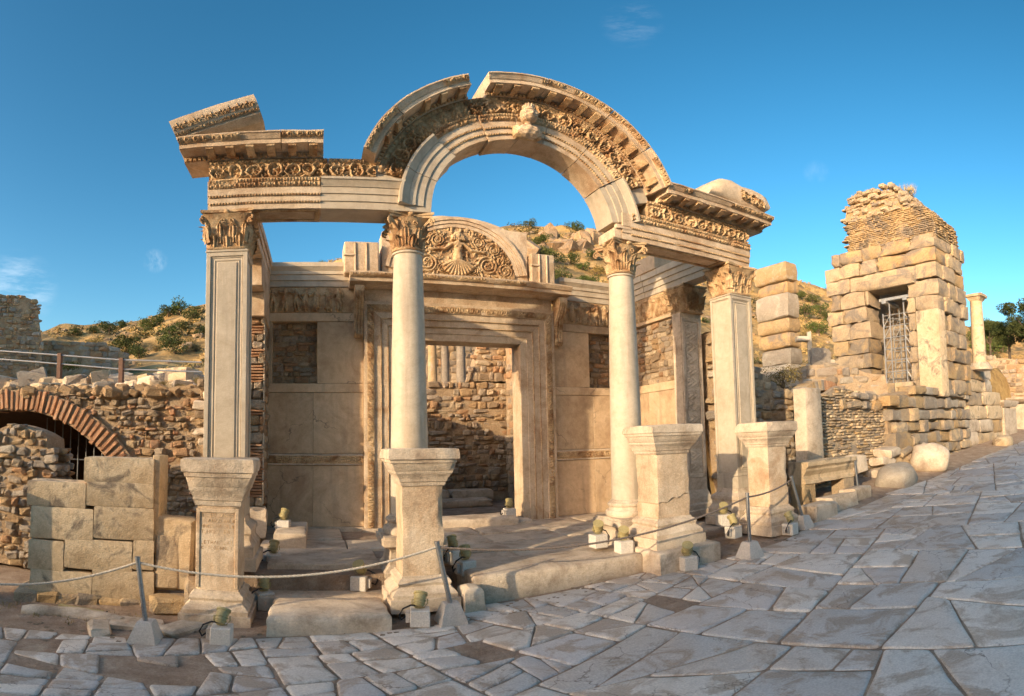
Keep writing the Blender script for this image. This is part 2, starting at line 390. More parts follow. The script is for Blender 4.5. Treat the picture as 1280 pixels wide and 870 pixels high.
def p_key(u, v, Wd):
    n = len(KEY); c = Wd/(n+2); i = np.floor(v/c).astype(int)-1; j = np.floor(u/c).astype(int) % 8
    A = np.array([[int(q) for q in r] for r in KEY]); ok = (i >= 0) & (i < n)
    return np.where(ok, A[np.clip(n-1-i, 0, n-1), j], np.where((i < 0) | (i >= n), .0, 0))*.9
def p_palm(u, v, Wd):
    per = Wd*.95; k = np.floor(u/per); x = (u/per-k-.5)*per; z = v-Wd*.06
    ph = np.arctan2(x, np.maximum(z, 1e-4)); rho = np.hypot(x, z)
    pet = np.clip(np.cos(9*ph), 0, 1)*(rho < Wd*.85*(1-.25*np.abs(ph)))*(rho > .16*Wd)
    pet = np.where(np.abs(ph) < 1.25, pet, 0)
    arc = dome(np.abs(np.hypot(x, z+Wd*.02)-per*.49), Wd*.06)*.8
    return np.maximum(pet, arc)
def p_figs(u, v, Wd, seed=1):
    rs = np.random.default_rng(seed); h = np.zeros_like(u); U = u.max(); x = .08
    def cap(x0, z0, x1, z1, r0, r1, g=1.):
        nonlocal h
        dx, dz = x1-x0, z1-z0; L2 = dx*dx+dz*dz+1e-9
        t = np.clip(((u-x0)*dx+(v-z0)*dz)/L2, 0, 1); d = np.hypot(u-x0-t*dx, v-z0-t*dz); r = r0+(r1-r0)*t
        h = np.maximum(h, g*np.sqrt(np.clip(1-(d/r)**2, 0, 1)))
    while x < U-.08:
        b = .03*Wd/.5; H = Wd*rs.uniform(.84, .95); ln = rs.uniform(-.05, .05); s = H/.45
        hip = (x, b+.23*s); sh = (x+ln*.5, b+.365*s); hd = (x+ln*.6, b+.42*s)
        cap(*hd, hd[0], hd[1]+.008*s, .034*s, .031*s); cap(*hip, *sh, .045*s, .055*s)
        for q in (-1, 1):
            kx = x+q*rs.uniform(.01, .05)*s; fx = kx+rs.uniform(-.03, .03)*s
            cap(hip[0]+q*.02*s, hip[1], kx, b+.12*s, .032*s, .024*s); cap(kx, b+.12*s, fx, b, .024*s, .018*s)
            ex = sh[0]+q*rs.uniform(.06, .1)*s; ez = sh[1]-rs.uniform(-.02, .09)*s
            cap(sh[0]+q*.045*s, sh[1], ex, ez, .02*s, .017*s); cap(ex, ez, ex+rs.uniform(-.05, .05)*s, ez+rs.uniform(-.08, .07)*s, .017*s, .014*s)
        if rs.random() < .6:     # drapery
            for q in range(4): cap(x-.04*s+q*.025*s, b+.26*s, x-.06*s+q*.035*s, b+.04*s, .013*s, .016*s, .8)
        x += rs.uniform(.15, .24)*s
        if rs.random() < .3: cap(x-.07*s, b, x-.05*s, b+.2*s, .05*s, .05*s, .5)
    n = vnoise(np.stack([u, v, 0*u], -1).reshape(-1, 3), 40, seed).reshape(u.shape)
    return h*(.8+.4*n)
def relief(fn, U, Wd, amp, pos, nrm=(0, -1, 0), res=.0125, mb=None, er=.006, flip=False, seed=0, resv=None):
    nu = max(3, int(U/res)+1); nv = max(4, int(Wd/(resv or res))+1)
    u, v = np.meshgrid(np.linspace(0, U, nu), np.linspace(0, Wd, nv), indexing='ij')
    h = fn(u, v, Wd)*amp
    edge = np.clip(np.minimum(v, Wd-v)/(Wd*.06), 0, 1); h = h*edge
    Pm = pos(u.ravel(), v.ravel())
    h = h.ravel() - er*3*np.clip(fbm(Pm, 5, seed+3)-.58, 0, 1)*np.where(h.ravel() > 0, 6, .5)*amp/.03
    V = Pm + np.asarray(nrm)*h[:, None]
    mb = mb or MB(); return mb.grid(V, nu, nv, flip=flip)
def at_straight(x0, y, z0, yk=0.):
    return lambda u, v: np.stack([x0+u, y+yk*v+0*u, z0+v], 1)
AC, AZ, AR = -.0, 5.205, 1.385      # arch centre x, z and inner radius
def at_arch(th0, y, r0, yk=0.):
    def f(u, v):
        th = th0 - u/(r0+.1); r = r0+v
        return np.stack([AC+r*np.cos(th), y+yk*v+0*u, AZ+r*np.sin(th)], 1)
    return f
def f_line(s, a, b): return (s, a, b)
def f_arch(s, a, b): return (AC+b*math.cos(s), a, AZ+b*math.sin(s))

temple = thing('temple', 'small ruined marble temple front with carved arch over columns and pillars', 'temple', (0, 0, .3))
Z_FLOOR, Z_ARC, H_A = .38, 5.15, .45
PX, CX, PW, YB = 4.036, 1.657, .27, 3.23        # pillar and column axes, pillar half width, rear wall plane

# ---------------------------- capitals
def capital(name, parent, cx, cy, z0, H, r0, half, square, seed):
    mb = MB(); rs = random.Random(seed); n = 48
    def rad(phi, r):
        if not square: return r
        c, s = abs(math.cos(phi)), abs(math.sin(phi)); p = 9
        return r/((c**p+s**p)**(1/p))
    rings = []
    for t, q in ((0, 1.0), (.0, 1.10), (.04, 1.13), (.08, 1.0), (.3, 1.0), (.55, 1.06), (.75, 1.22), (.86, 1.42)):
        rings.append([(cx+rad(2*PI*i/n, r0*q)*math.cos(2*PI*i/n), cy+rad(2*PI*i/n, r0*q)*math.sin(2*PI*i/n), z0+t*H) for i in range(n)])
    mb.loft(rings)
    # abacus with hollow sides
    for (t0, t1, g) in ((.86, .93, .97), (.932, 1.0, 1.05)):
        rg = []
        for z in (t0, t1):
            pts = []
            for i in range(4):
                a0 = PI/4+i*PI/2
                for k in range(9):
                    s_ = k/9; x0, y0 = math.cos(a0), math.sin(a0); x1, y1 = math.cos(a0+PI/2), math.sin(a0+PI/2)
                    hol = 1-.30*(1-(2*s_-1)**2)*(.45 if square else 1)
                    pts.append((cx+(x0+(x1-x0)*s_)*half*1.414*g*hol, cy+(y0+(y1-y0)*s_)*half*1.414*g*hol, z0+z*H))
            rg.append(pts)
        mb.loft(rg)
    def leaf(phi, zb, h, wd, out, rr, side=None):
        nu, nv = 11, 9; V = []
        c, s = math.cos(phi), math.sin(phi)
        if side is None: bx, by, ox, oy = rr*c, rr*s, c, s
        else:
            ox, oy = [(0, -1), (1, 0), (0, 1), (-1, 0)][side[0]]; tx, ty = -oy, ox
            bx, by = ox*rr+tx*side[1], oy*rr+ty*side[1]
        tx, ty = -oy, ox
        brk = rs.random() < .25
        for i in range(nu):
            t = i/(nu-1)
            o = .02+.5*out*t+out*max(0, t-.5)**2*4.2
            z = zb+h*(t-.55*max(0, t-.68)**2*3)
            if brk and t > .75: o *= .55; z -= .02
            ww = wd*1.32*(.66+.42*math.sin(PI*min(t*1.05, 1)))*(1-.30*abs(math.sin(t*4.5*PI)))*(1 if t < .8 else (1-t)/.2*.8+.2)
            for j in range(nv):
                q = (j/(nv-1)-.5)*2
                dep = o-.05*abs(q)**1.6+.014*math.cos(q*3.5*PI)
                V.append((cx+bx+ox*dep+tx*q*ww/2, cy+by+oy*dep+ty*q*ww/2, z0+z-.02*abs(q)*t))
        mb.grid(V, nu, nv, flip=False)
    if square:
        for sd in range(4):
            for o_ in (-.66, 0, .66): leaf(0, .03*H, .40*H, r0*.66, .07, r0*.99, (sd, o_*r0))
            for o_ in (-1, -.34, .34, 1): leaf(0, .16*H, .58*H, r0*.62, .085, r0*.98, (sd, o_*r0*.97))
    else:
        for k in range(8):
            leaf(2*PI*k/8+.1, .05*H, .38*H, r0*.82, .075, r0*.97)
            leaf(2*PI*(k+.5)/8+.1, .14*H, .60*H, r0*.82, .085, r0*.96)
    # corner scrolls and the small inner spirals
    def spiral(p0, ax, r, turns, rad_, n_=16):
        pts = []
        for i in range(n_+1):
            t = i/n_; a = -.5*PI+turns*2*PI*t; q = r*(1-.78*t)
            pts.append((p0[0]+ax[0]*q*math.cos(a), p0[1]+ax[1]*q*math.cos(a), p0[2]+q*math.sin(a)))
        mb.tube(pts, np.linspace(rad_, rad_*.7, n_+1), 6)
    for i in range(4):
        a = PI/4+i*PI/2; c, s = math.cos(a), math.sin(a)
        rr = half*1.30
        if not (square and rs.random() < .3):
            spiral((cx+c*rr, cy+s*rr, z0+.76*H), (c, s), .06, 1.4, .017)
            b0 = rad(a, r0)*1.02
            mb.tube([(cx+c*(b0+(rr-b0)*t**2), cy+s*(b0+(rr-b0)*t**2), z0+H*(.42+.38*t)) for t in np.linspace(0, 1, 6)], np.linspace(.02, .022, 6), 6)
        a2 = i*PI/2; c2, s2 = math.cos(a2), math.sin(a2); tx, ty = -s2, c2
        for q in (-1, 1): spiral((cx+c2*r0*1.24+tx*q*.055, cy+s2*r0*1.24+ty*q*.055, z0+.70*H), (tx*q, ty*q), .042, 1.2, .012, 12)
        mb.cbox(cx+c2*half*.96-.035, cx+c2*half*.96+.035, cy+s2*half*.96-.035, cy+s2*half*.96+.035, z0+.87*H, z0+.965*H, .015, .006)
    mb.rough(.009, 12, seed)
    return mb.build(name, M['carved'], parent, smooth=50)

# ---------------------------- two columns
ATTIC = [(0, 1.36), (.02, 1.40), (.05, 1.42), (.08, 1.40), (.10, 1.34), (.10, 1.25), (.12, 1.19), (.15, 1.19), (.165, 1.25), (.165, 1.27), (.185, 1.29), (.205, 1.27), (.215, 1.2), (.225, 1.12), (.235, 1.12), (.26, 1.0)]
for i, x in enumerate((-CX, CX)):
    rb, rt, n = .25, .193, 40
    zb, zt = 1.08, 4.61
    rings = [circ_ring(x, 0, zb+(zt-zb)*t, rb+(rt-rb)*t**1.6, n) for t in np.linspace(0, .985, 30)]
    rings += [circ_ring(x, 0, zt-.04, rt*1.0, n), circ_ring(x, 0, zt-.035, rt*1.12, n), circ_ring(x, 0, zt-.012, rt*1.14, n), circ_ring(x, 0, zt, rt*1.04, n)]
    shaft = MB().loft(rings).rough(.004, 3, 3+i).build('column', M['pale'], temple, smooth=35)
    b = MB().loft([circ_ring(x, 0, .83+z, rb*q, 40) for z, q in ATTIC]).rough(.005, 7, i).build('base', M['worn'], shaft, smooth=40)
    hw = .40
    prof = [(.30, hw-.02), (.36, hw-.02), (.46, hw-.09), (.62, hw-.11), (.66, hw-.09), (.70, hw-.03), (.71, hw), (.79, hw), (.80, hw-.02), (.83, hw-.02)]
    MB().loft([rect_ring(x, 0, z, q, q, 8) for z, q in prof]).rough(.012, 6, 20+i).build('plinth', M['worn'], shaft, smooth=30)
    capital('capital', shaft, x, 0, 4.612, .538, .20, .29, False, 5+i)

# ---------------------------- two pillars with panelled faces
def frame_bars(mb, sx, face, w0, w1, z0, z1, cx, cy, half, dep):
    # rectangular raised frame on a face of a pillar; w0 outer and w1 inner half width
    t = w0-w1
    for (a0, a1, b0, b1) in ((-w0, -w1, z0, z1), (w1, w0, z0, z1), (-w1, w1, z0, z0+t), (-w1, w1, z1-t, z1)):
        if face == 'front': mb.cbox(cx+a0, cx+a1, cy-half-dep, cy-half+.01, b0, b1, .004)
        else: mb.cbox(cx+sx*half-(dep if sx < 0 else -.01)*1, cx+sx*half+(.01 if sx < 0 else dep), cy+a0, cy+a1, b0, b1, .004)
for i, x in enumerate((-PX, PX)):
    zb, zt, h = 1.06, 4.575, PW-.022
    mb = MB(); mb.loft([rect_ring(x, 0, z, h, h, 6) for z in np.linspace(zb, zt, 24)])
    pier = mb.rough(.003, 3, 30+i).build('pillar', M['pale'], temple, smooth=30)
    fb = MB()
    frame_bars(fb, 0, 'front', PW, PW-.058, zb+.22, zt-.04, x, 0, h, .022)
    frame_bars(fb, 0, 'front', PW-.062, PW-.078, zb+.285, zt-.105, x, 0, h, .010)
    frame_bars(fb, 0, 'front', PW-.105, PW-.118, zb+.33, zt-.15, x, 0, h, .010)
    fb.cbox(x-PW+.118+.022, x+PW-.118-.022, -h-.016, -h+.01, zb+.365, zt-.185, .006)
    for sx in (-1, 1):
        frame_bars(fb, sx, 'side', PW-.002, PW-.05, zb+.22, zt-.04, x, 0, h, .021)
        frame_bars(fb, sx, 'side', PW-.054, PW-.068, zb+.275, zt-.095, x, 0, h, .009)
    fb.cbox(x-PW-.01, x+PW+.01, -PW-.012, PW+.01, zt-.038, zt-.02, .004); fb.cbox(x-PW+.004, x+PW-.004, -PW-.001, PW-.004, zt-.019, zt, .004)
    fb.cbox(x-PW, x+PW, -PW, PW, zb, zb+.215, .005)
    fb.build('panel_moulding', M['pale'], pier)
    prof = [(.40, .44), (.56, .44), (.57, .40), (.63, .40), (.70, .40), (.73, .375), (.78, .345), (.84, .345), (.87, .365), (.92, .36), (.96, .32), (.985, .285), (1.06, .272)]
    MB().loft([rect_ring(x, 0, z, q, q, 8) for z, q in prof]).rough(.006, 7, 40+i).build('base', M['worn'], pier, smooth=25)
    capital('capital', pier, x, 0, 4.577, .573, .255, .33, True, 15+i)

# ---------------------------- architrave profile, straight over the side bays and bent round the arch
YF = -.275
PROF = [(YF, 0), (YF, .105), (YF-.018, .11), (YF-.018, .215), (YF-.036, .22), (YF-.036, .315), (YF-.05, .32), (YF-.055, .335), (YF-.10, .405), (YF-.115, .41), (YF-.115, .445), (YF-.02, .45), (.20, .45), (.20, .0)]
CARV = [(YF, 0), (YF, .105), (YF-.018, .11), (YF-.018, .215), (YF-.036, .22), (YF-.036, .45), (.20, .45), (.20, 0)]
def sw_line(x0, x1, prof, zoff, name, mat, parent, step=.08, amp=.005, seed=0):
    n = max(2, int(abs(x1-x0)/step)+1)
    return MB().sweep([(a, zoff+b) for a, b in prof], np.linspace(x1, x0, n), f_line).rough(amp, 6, seed).build(name, mat, parent, smooth=25)
def sw_arch(t0, t1, prof, roff, name, mat, parent, step=.05, amp=.004, seed=0):
    n = max(2, int(abs(t1-t0)/step)+1)
    return MB().sweep([(a, roff+b) for a, b in prof], np.linspace(t0, t1, n), f_arch).rough(amp, 6, seed).build(name, mat, parent, smooth=25)
XL, XI = 4.30, AR+.002
# left: old carved block, then the restored plain block that turns up into the arch
aL = sw_line(-XL, -2.83, CARV, Z_ARC, 'architrave', M['marble'], temple, seed=1)
aN = sw_line(-2.826, -XI-.36, PROF, Z_ARC, 'architrave', M['pale'], temple, amp=.002, seed=2)
aR = sw_line(AR+.14, XL, CARV, Z_ARC, 'architrave', M['marble'], temple, seed=3)
for (x0, x1, par) in ((-XL+.02, -2.84, aL), (AR+.30, XL-.02, aR)):
    mb = relief(p_egg, x1-x0, .075, .042, at_straight(x0, YF-.038, Z_ARC+.32, -.25), res=.011)
    relief(p_acanthus, x1-x0, .05, .034, at_straight(x0, YF-.058, Z_ARC+.392, -.3), res=.011, mb=mb)
    relief(p_bead, x1-x0, .036, .028, at_straight(x0, YF-.024, Z_ARC+.186), res=.008, mb=mb)
    relief(p_bead, x1-x0, .036, .028, at_straight(x0, YF-.006, Z_ARC+.078), res=.008, mb=mb)
    mb.cbox(x0, x1, YF-.075, YF-.02, Z_ARC+.44, Z_ARC+.455, .004)
    mb.build('carved_band', M['carved'], par, smooth=60)
# the corner pieces that stand on the columns
mb = MB()
for k, (dx, y, hh) in enumerate(((0, YF, .45), (.11, YF-.018, .45), (.22, YF-.036, .45))):
    mb.cbox(-XI-.36+.0, -XI-dx, y, .2-k*.01, Z_ARC+.001+(0 if k == 0 else dx), Z_ARC+.452, .004)
mb.build('impost_block', M['pale'], temple)
mb = MB(); mb.cbox(AR, AR+.138, YF, .2, Z_ARC, AZ+.12, .012, .004); mb.cbox(AR+.03, AR+.3, YF-.03, YF+.05, Z_ARC+.22, AZ+.12, .01, .004)
mb.rough(.006, 8, 4).build('impost_block', M['marble'], temple)
# soffit sunk panels
for x0, x1 in ((-3.7, -2.85), (2.0, 3.65)):
    mb = MB()
    for a in ((x0, x1, YF+.03, YF+.09), (x0, x1, .1, .16), (x0, x0+.06, YF+.09, .1), (x1-.06, x1, YF+.09, .1)): mb.cbox(a[0], a[1], a[2], a[3], Z_ARC-.018, Z_ARC+.01, .005)
    mb.build('soffit_panel', M['carved'], temple)
# voussoirs: (start, end, carved?)
VS = [(R(178.8), R(161), 0), (R(160.6), R(139), 0), (R(138.2), R(114), 1), (R(113.7), R(96), 1), (R(95.7), R(80), 1), (R(79.6), R(57), 1), (R(56.6), R(34), 1), (R(33.5), R(8.5), 0)]
for k, (t0, t1, cv) in enumerate(VS):
    dr = [0, 0, .035, 0, 0, .008, -.006, .0][k]; dy = [0, 0, .03, .012, .0, .006, 0, .012][k]
    pr = [(a+dy, b+dr) for a, b in (CARV if cv else PROF)]
    v = sw_arch(t0, t1, pr, AR, 'voussoir', M['marble'] if cv else M['pale'], temple, amp=.004 if cv else .0015, seed=50+k)
    if cv:
        U = (t0-t1)*(AR+.1); q = AR+dr
        mb = relief(p_egg, U*(q+.42)/(q+.1)*.83, .075, .042, lambda u, v_, t0=t0, U=U, q=q, dy=dy: np.stack([AC+(q+.32+v_)*np.cos(t0-u/(q+.42)*1.2), YF-.038-.25*v_+dy, AZ+(q+.32+v_)*np.sin(t0-u/(q+.42)*1.2)], 1), res=.011)
        def cur(r_, y_, kk=0.): return lambda u, v_: np.stack([AC+(q+r_+v_)*np.cos(t0-u/(q+r_)), y_+dy+kk*v_+0*u, AZ+(q+r_+v_)*np.sin(t0-u/(q+r_))], 1)
        relief(p_acanthus, (t0-t1)*(q+.392), .05, .034, cur(.392, YF-.058, -.3), res=.011, mb=mb)
        relief(p_bead, (t0-t1)*(q+.188), .036, .028, cur(.186, YF-.024), res=.008, mb=mb)
        relief(p_bead, (t0-t1)*(q+.080), .036, .028, cur(.078, YF-.006), res=.008, mb=mb)
        mb.build('carved_band', M['carved'], v, smooth=60)
# ---------------------------- frieze with scrolls
FZ = [(-.285, 0), (-.285, .33), (.18, .33), (.18, 0)]
H_F = .45
def frieze_line(x0, x1, seed, carved=True):
    o = sw_line(x0, x1, FZ, Z_ARC+H_F+.002, 'frieze', M['carved'] if carved else M['pale'], temple, seed=seed)
    if carved:
        mb = relief(p_scroll, x1-x0-.01, .245, .07, at_straight(x0+.005, -.288, Z_ARC+H_F+.01))
        relief(p_egg, x1-x0-.01, .07, .034, at_straight(x0+.005, -.29, Z_ARC+H_F+.258, -.25), res=.011, mb=mb)
        mb.build('scroll_carving', M['carved'], o, smooth=60)
    return o
frieze_line(-XL+.01, -2.74, 5); frieze_line(-2.735, -2.12, 6); frieze_line(2.02, XL-.05, 7)
sw_line(-2.115, -1.80, FZ, Z_ARC+H_F+.002, 'frieze', M['pale'], temple, seed=8, amp=.001)
for k, (t0, t1, q, c) in enumerate(((R(166), R(142), .0, 1), (R(141.5), R(116), .015, 1), (R(115.5), R(98), 0, 1), (R(97.7), R(62), .012, 1), (R(61.6), R(27), 0, 1), (R(26.6), R(19), .01, 0))):
    rr = AR+H_F+.003
    o = sw_arch(t0, t1, [(a+q, b) for a, b in FZ], rr, 'frieze', M['carved'] if c else M['pale'], temple, seed=60+k)
    if c:
        def cur(r_, y_, kk=0.): return lambda u, v_: np.stack([AC+(r_+v_)*np.cos(t0-u/(r_+.12)), y_+q+kk*v_+0*u, AZ+(r_+v_)*np.sin(t0-u/(r_+.12))], 1)
        mb = relief(p_scroll if k != 1 else p_acanthus, (t0-t1)*(rr+.12), .245, .075, cur(rr+.008, -.288))
        relief(p_egg, (t0-t1)*(rr+.37), .07, .034, cur(rr+.256, -.29, -.25), res=.011, mb=mb)
        mb.build('scroll_carving', M['carved'], o, smooth=60)
# ---------------------------- cornice: dentils, brackets, corona, carved gutter face
H_C = .782
CO = [(-.285, 0), (-.33, .005), (-.33, .055), (-.35, .06), (-.35, .075), (-.60, .085), (-.60, .15), (-.615, .155), (-.66, .225), (-.675, .23), (-.675, .25), (.15, .25), (.15, 0)]
def cornice_bits(o, s0, s1, fn, unit, seed, carve=((0, 1),), dent=True):
    # s runs along; fn(s, a, b) gives a point; unit = metres of s per 1 (radius on the arch)
    sg = 1 if s1 > s0 else -1; Ln = abs(s1-s0)*unit; rs = random.Random(seed)
    if dent:
        mb = MB(); n = int(Ln/.062)
        for k in range(n):
            if rs.random() < .06: continue
            a = s0+sg*(k+.2)*.062/unit; b = a+sg*.036/unit
            P = [fn(t, y, z) for t in (a, b) for y in (-.375, -.325) for z in (.004, .05)]
            mb.add(P, [(0, 1, 3, 2), (4, 6, 7, 5), (0, 4, 5, 1), (2, 3, 7, 6), (0, 2, 6, 4), (1, 5, 7, 3)])
        if mb.n: tag(mb.build('dentil_row', M['carved'], o), kind='stuff')
    n = max(1, int(Ln/.245))
    for k in range(n):
        if rs.random() < .12: continue
        a = s0+sg*((k+.5)*Ln/n-.05)/unit; b = a+sg*.10/unit; mb = MB()
        pr = [(-.34, .084), (-.34, .012), (-.42, .008), (-.50, .03), (-.55, .035), (-.585, .05), (-.585, .084)]
        mb.sweep(pr, [b, a] if sg > 0 else [a, b], lambda s, y, z: fn(s, y, z)).rough(.01, 9, seed+k)
        mb.build('bracket', M['carved'], o, smooth=40)
    for (c0, c1) in carve:
        U = Ln*(c1-c0)-.01; st = s0+sg*Ln*c0/unit
        def pos(u, v): return np.array([fn(st+sg*uu/unit, -.617-.85*vv, .155+vv) for uu, vv in zip(u, v)])
        mb = relief(p_egg, U, .07, .034, pos, res=.013, resv=.011, nrm=(0, -1, 0))
        mb.build('carved_lip', M['carved'], o, smooth=60)
zc = Z_ARC+H_C
fl = lambda s, a, b: (s, a, zc+b)
fa = lambda s, a, b: (AC+(AR+H_C+b)*math.cos(s), a, AZ+(AR+H_C+b)*math.sin(s))
def cor_line(x0, x1, seed, carve, amp=.008):
    n = max(2, int((x1-x0)/.08)+1)
    o = MB().sweep(CO, np.linspace(x1, x0, n), fl).rough(amp, 5, seed).build('cornice', M['marble'], temple, smooth=25)
    cornice_bits(o, x0, x1, fl, 1., seed, carve); return o
cor_line(-4.62, -3.33, 1, ((0, .62),)); cor_line(-3.325, -2.80, 2, ((0, 1),)); cor_line(2.20, 4.62, 3, ((.12, .2), (.55, 1)))
# left return of the cornice, broken underside
mb = MB(); mb.sweep([(a, b) for a, b in CO], np.linspace(-.30, .16, 5), lambda s, a, b: (-XL+.28+a, s, zc+b)); mb.rough(.02, 5, 77).build('cornice', M['marble'], temple, smooth=25)
def cor_arch(t0, t1, seed, carve, amp=.007):
    n = max(2, int(abs(t1-t0)/.05)+1)
    o = MB().sweep(CO, np.linspace(t0, t1, n), fa).rough(amp, 5, seed).build('arch_cornice', M['marble'], temple, smooth=25)
    cornice_bits(o, t0, t1, fa, AR+H_C+.1, seed, carve); return o
cor_arch(R(163), R(143), 11, ((0, 1),)); cor_arch(R(142.7), R(113.5), 12, ((.7, 1),))
cor_arch(R(106.5), R(86), 13, ((.92, 1),)); cor_arch(R(85.7), R(60), 14, ((.0, .25), (.4, 1))); cor_arch(R(59.7), R(40), 15, ((0, 1),)); cor_arch(R(39.7), R(22.5), 16, ((.25, 1),))
# ---------------------------- raking corner blocks lying on the cornice
top = zc+.25
def rake(x0, z0, L, ang, h, y0, y1, name, seed):
    ca, sa = math.cos(ang), math.sin(ang)
    T = lambda V: np.stack([x0+V[:, 0]*ca-V[:, 2]*sa, V[:, 1], z0+V[:, 0]*sa+V[:, 2]*ca], 1)
    pr = [(y1, 0), (y1, h), (y0-.02, h), (y0-.02, h*.82), (y0+.02, h*.5), (y0+.04, h*.42), (y0+.09, h*.36), (y0+.09, h*.22), (y0+.2, .0)]
    mb = MB(); mb.sweep(pr[::-1], np.linspace(L, 0, 12), f_line); mb.rough(.012, 5, seed)
    mb.xform(T); o = mb.build(name, M['marble'], temple, smooth=25)
    mb = relief(p_palm, L-.05, h*.34, .035, lambda u, v: np.stack([u+.02, y0+.012-.02*v/h*1., h*.5+v], 1), res=.012)
    relief(p_egg, L-.05, h*.15, .03, lambda u, v: np.stack([u+.02, y0+.06+0*u, h*.33+v], 1), res=.011, mb=mb)
    mb.xform(T).build('carved_face', M['carved'], o, smooth=60); return o
rake(-4.62, top-.09, 1.13, R(19), .36, -.70, .10, 'raking_cornice', 91)
mb = MB(); mb.cbox(-4.60, -3.85, -.42, .12, top+.0, top+.33, .03, .02); mb.rough(.03, 4, 92).build('broken_block', M['worn'], temple, smooth=40)
# rounded broken block on the right corner
mb = MB()
rings = []
for t, (cx_, zt_, zb_) in enumerate(((3.02, .03, 0), (3.10, .30, 0), (3.35, .50, 0), (3.6, .56, 0), (3.85, .52, .0), (4.1, .52, -.0), (4.3, .50, .02), (4.45, .42, .06), (4.52, .25, .12))):
    ring = []
    for k in range(18):
        a = 2*PI*k/18; yy = -.22+.44*np.sign(math.cos(a))*abs(math.cos(a))**.6; zz = (zt_+zb_)/2+(zt_-zb_)/2*np.sign(math.sin(a))*abs(math.sin(a))**.55
        ring.append((cx_, yy, top-.01+zz))
    rings.append(ring)
mb.loft(rings).rough(.045, 4, 93); mb.build('broken_block', M['marble'], temple, smooth=50)
mb = relief(p_scroll, .62, .2, .07, lambda u, v: np.stack([3.78+u, -.655+.03*np.sin(u*5), top+.14+v-.12*u], 1), res=.012); mb.build('carved_face', M['carved'], temple, smooth=60)
# ---------------------------- keystone bust: head with crown, neck, leafy shoulders (one surface)
def bust():
    # continuous lofted body: leafy shoulders, neck, face, hair, battlemented crown
    n = 40; cx, cy, z0 = -.03, YF-.10, AZ+AR-.0; K = .98
    prof = [(-.02, .10, .05, .03), (.02, .17, .10, .01), (.08, .20, .12, .0), (.14, .19, .11, .0), (.18, .13, .09, .0), (.205, .07, .065, 0), (.225, .05, .052, -.01), (.25, .052, .056, -.02), (.27, .068, .08, -.04), (.295, .084, .10, -.055), (.32, .095, .115, -.06), (.36, .102, .125, -.06), (.40, .104, .125, -.06), (.44, .102, .118, -.055), (.47, .095, .108, -.05), (.476, .082, .095, -.05), (.51, .080, .093, -.05), (.55, .082, .095, -.05), (.58, .084, .097, -.05), (.59, .05, .06, -.05)]
    fine_ = []
    for z in np.linspace(-.02, .59, 84):
        fine_.append((z, *[np.interp(z, [p[0] for p in prof], [p[i] for p in prof]) for i in (1, 2, 3)]))
    rings = []
    for (z, rx, ry, off) in fine_:
        ring = []
        for i in range(n):
            a = 2*PI*i/n; x = rx*math.cos(a); y = ry*math.sin(a); f = max(0, -math.sin(a)); d = 0
            if .265 < z < .47:
                hair = (abs(math.cos(a)) > .62) or z > .445 or math.sin(a) > .2
                if hair: d += .016+.011*math.sin(a*20+z*110)
                else:
                    d += .034*max(0, 1-abs(x)/.020)*max(0, 1-abs((z-.362)/.045))
                    for sx in (-1, 1): d -= .028*max(0, 1-math.hypot((x-sx*.036)/.026, (z-.392)/.020))
                    d += .012*max(0, 1-math.hypot(x/.034, (z-.318)/.010)) - .016*max(0, 1-math.hypot(x/.036, (z-.330)/.008)) + .014*max(0, 1-math.hypot(x/.035, (z-.288)/.02))
            if z > .53: d += .008*(1 if math.sin(a*12) > 0 else -1)
            if z < .19: d += .018*math.sin(a*9+z*40)*math.cos(z*60)
            ring.append((cx+K*(x+d*math.cos(a)), cy+K*(off+y+d*math.sin(a)), z0+K*z))
        rings.append(ring)
    o = MB().loft(rings).rough(.003, 18, 4).build('bust', M['marble'], temple, smooth=60)
    MB().cbox(cx-.2, cx+.2, YF-.14, YF, z0-.02, z0+.2, .03, .01).rough(.02, 9, 5).build('bust_console', M['carved'], o, smooth=40)
bust()
# ------------------------------------------------------------------ stones: a pool of shared chamfered, jittered unit blocks
POOL = []
for k in range(14):
    V, F = chamfer(.13+.08*random.random(), .15, .16+.08*random.random())
    V = V + RNG.uniform(-.085, .085, V.shape)
    me = bpy.data.meshes.new('stone'); me.from_pydata(V.tolist(), [], F); me.materials.append(M['rubble']); POOL.append(me)
SQ = []          # squared blocks with worn, pitted faces
for k in range(12):
    rg = [rect_ring(0, 0, z, .5-q, .5-q, 5) for z, q in ((-.5, .035), (-.46, .0), (-.2, -.006), (.05, -.008), (.25, -.004), (.46, .0), (.5, .035))]
    q = MB().loft(rg); q.rough(.045, 3.2, 200+k, 3)
    def dent(V, k=k):
        n = fbm(V, 4.5, 300+k, 3); e = np.sort(np.abs(V), 1)[:, 1]; return V*(1-np.clip(n-.55, 0, 1)*1.1*np.clip((e-.36)/.12, 0, 1))[:, None]
    q.xform(dent); me = bpy.data.meshes.new('block'); me.from_pydata(q.verts().tolist(), [], q.F); me.polygons.foreach_set('use_smooth', [True]*len(me.polygons)); me.set_sharp_from_angle(angle=R(38)); me.materials.append(M['ashlar']); SQ.append(me)
POOLV = [(np.array([v.co for v in m.vertices]), [tuple(p.vertices) for p in m.polygons]) for m in POOL]
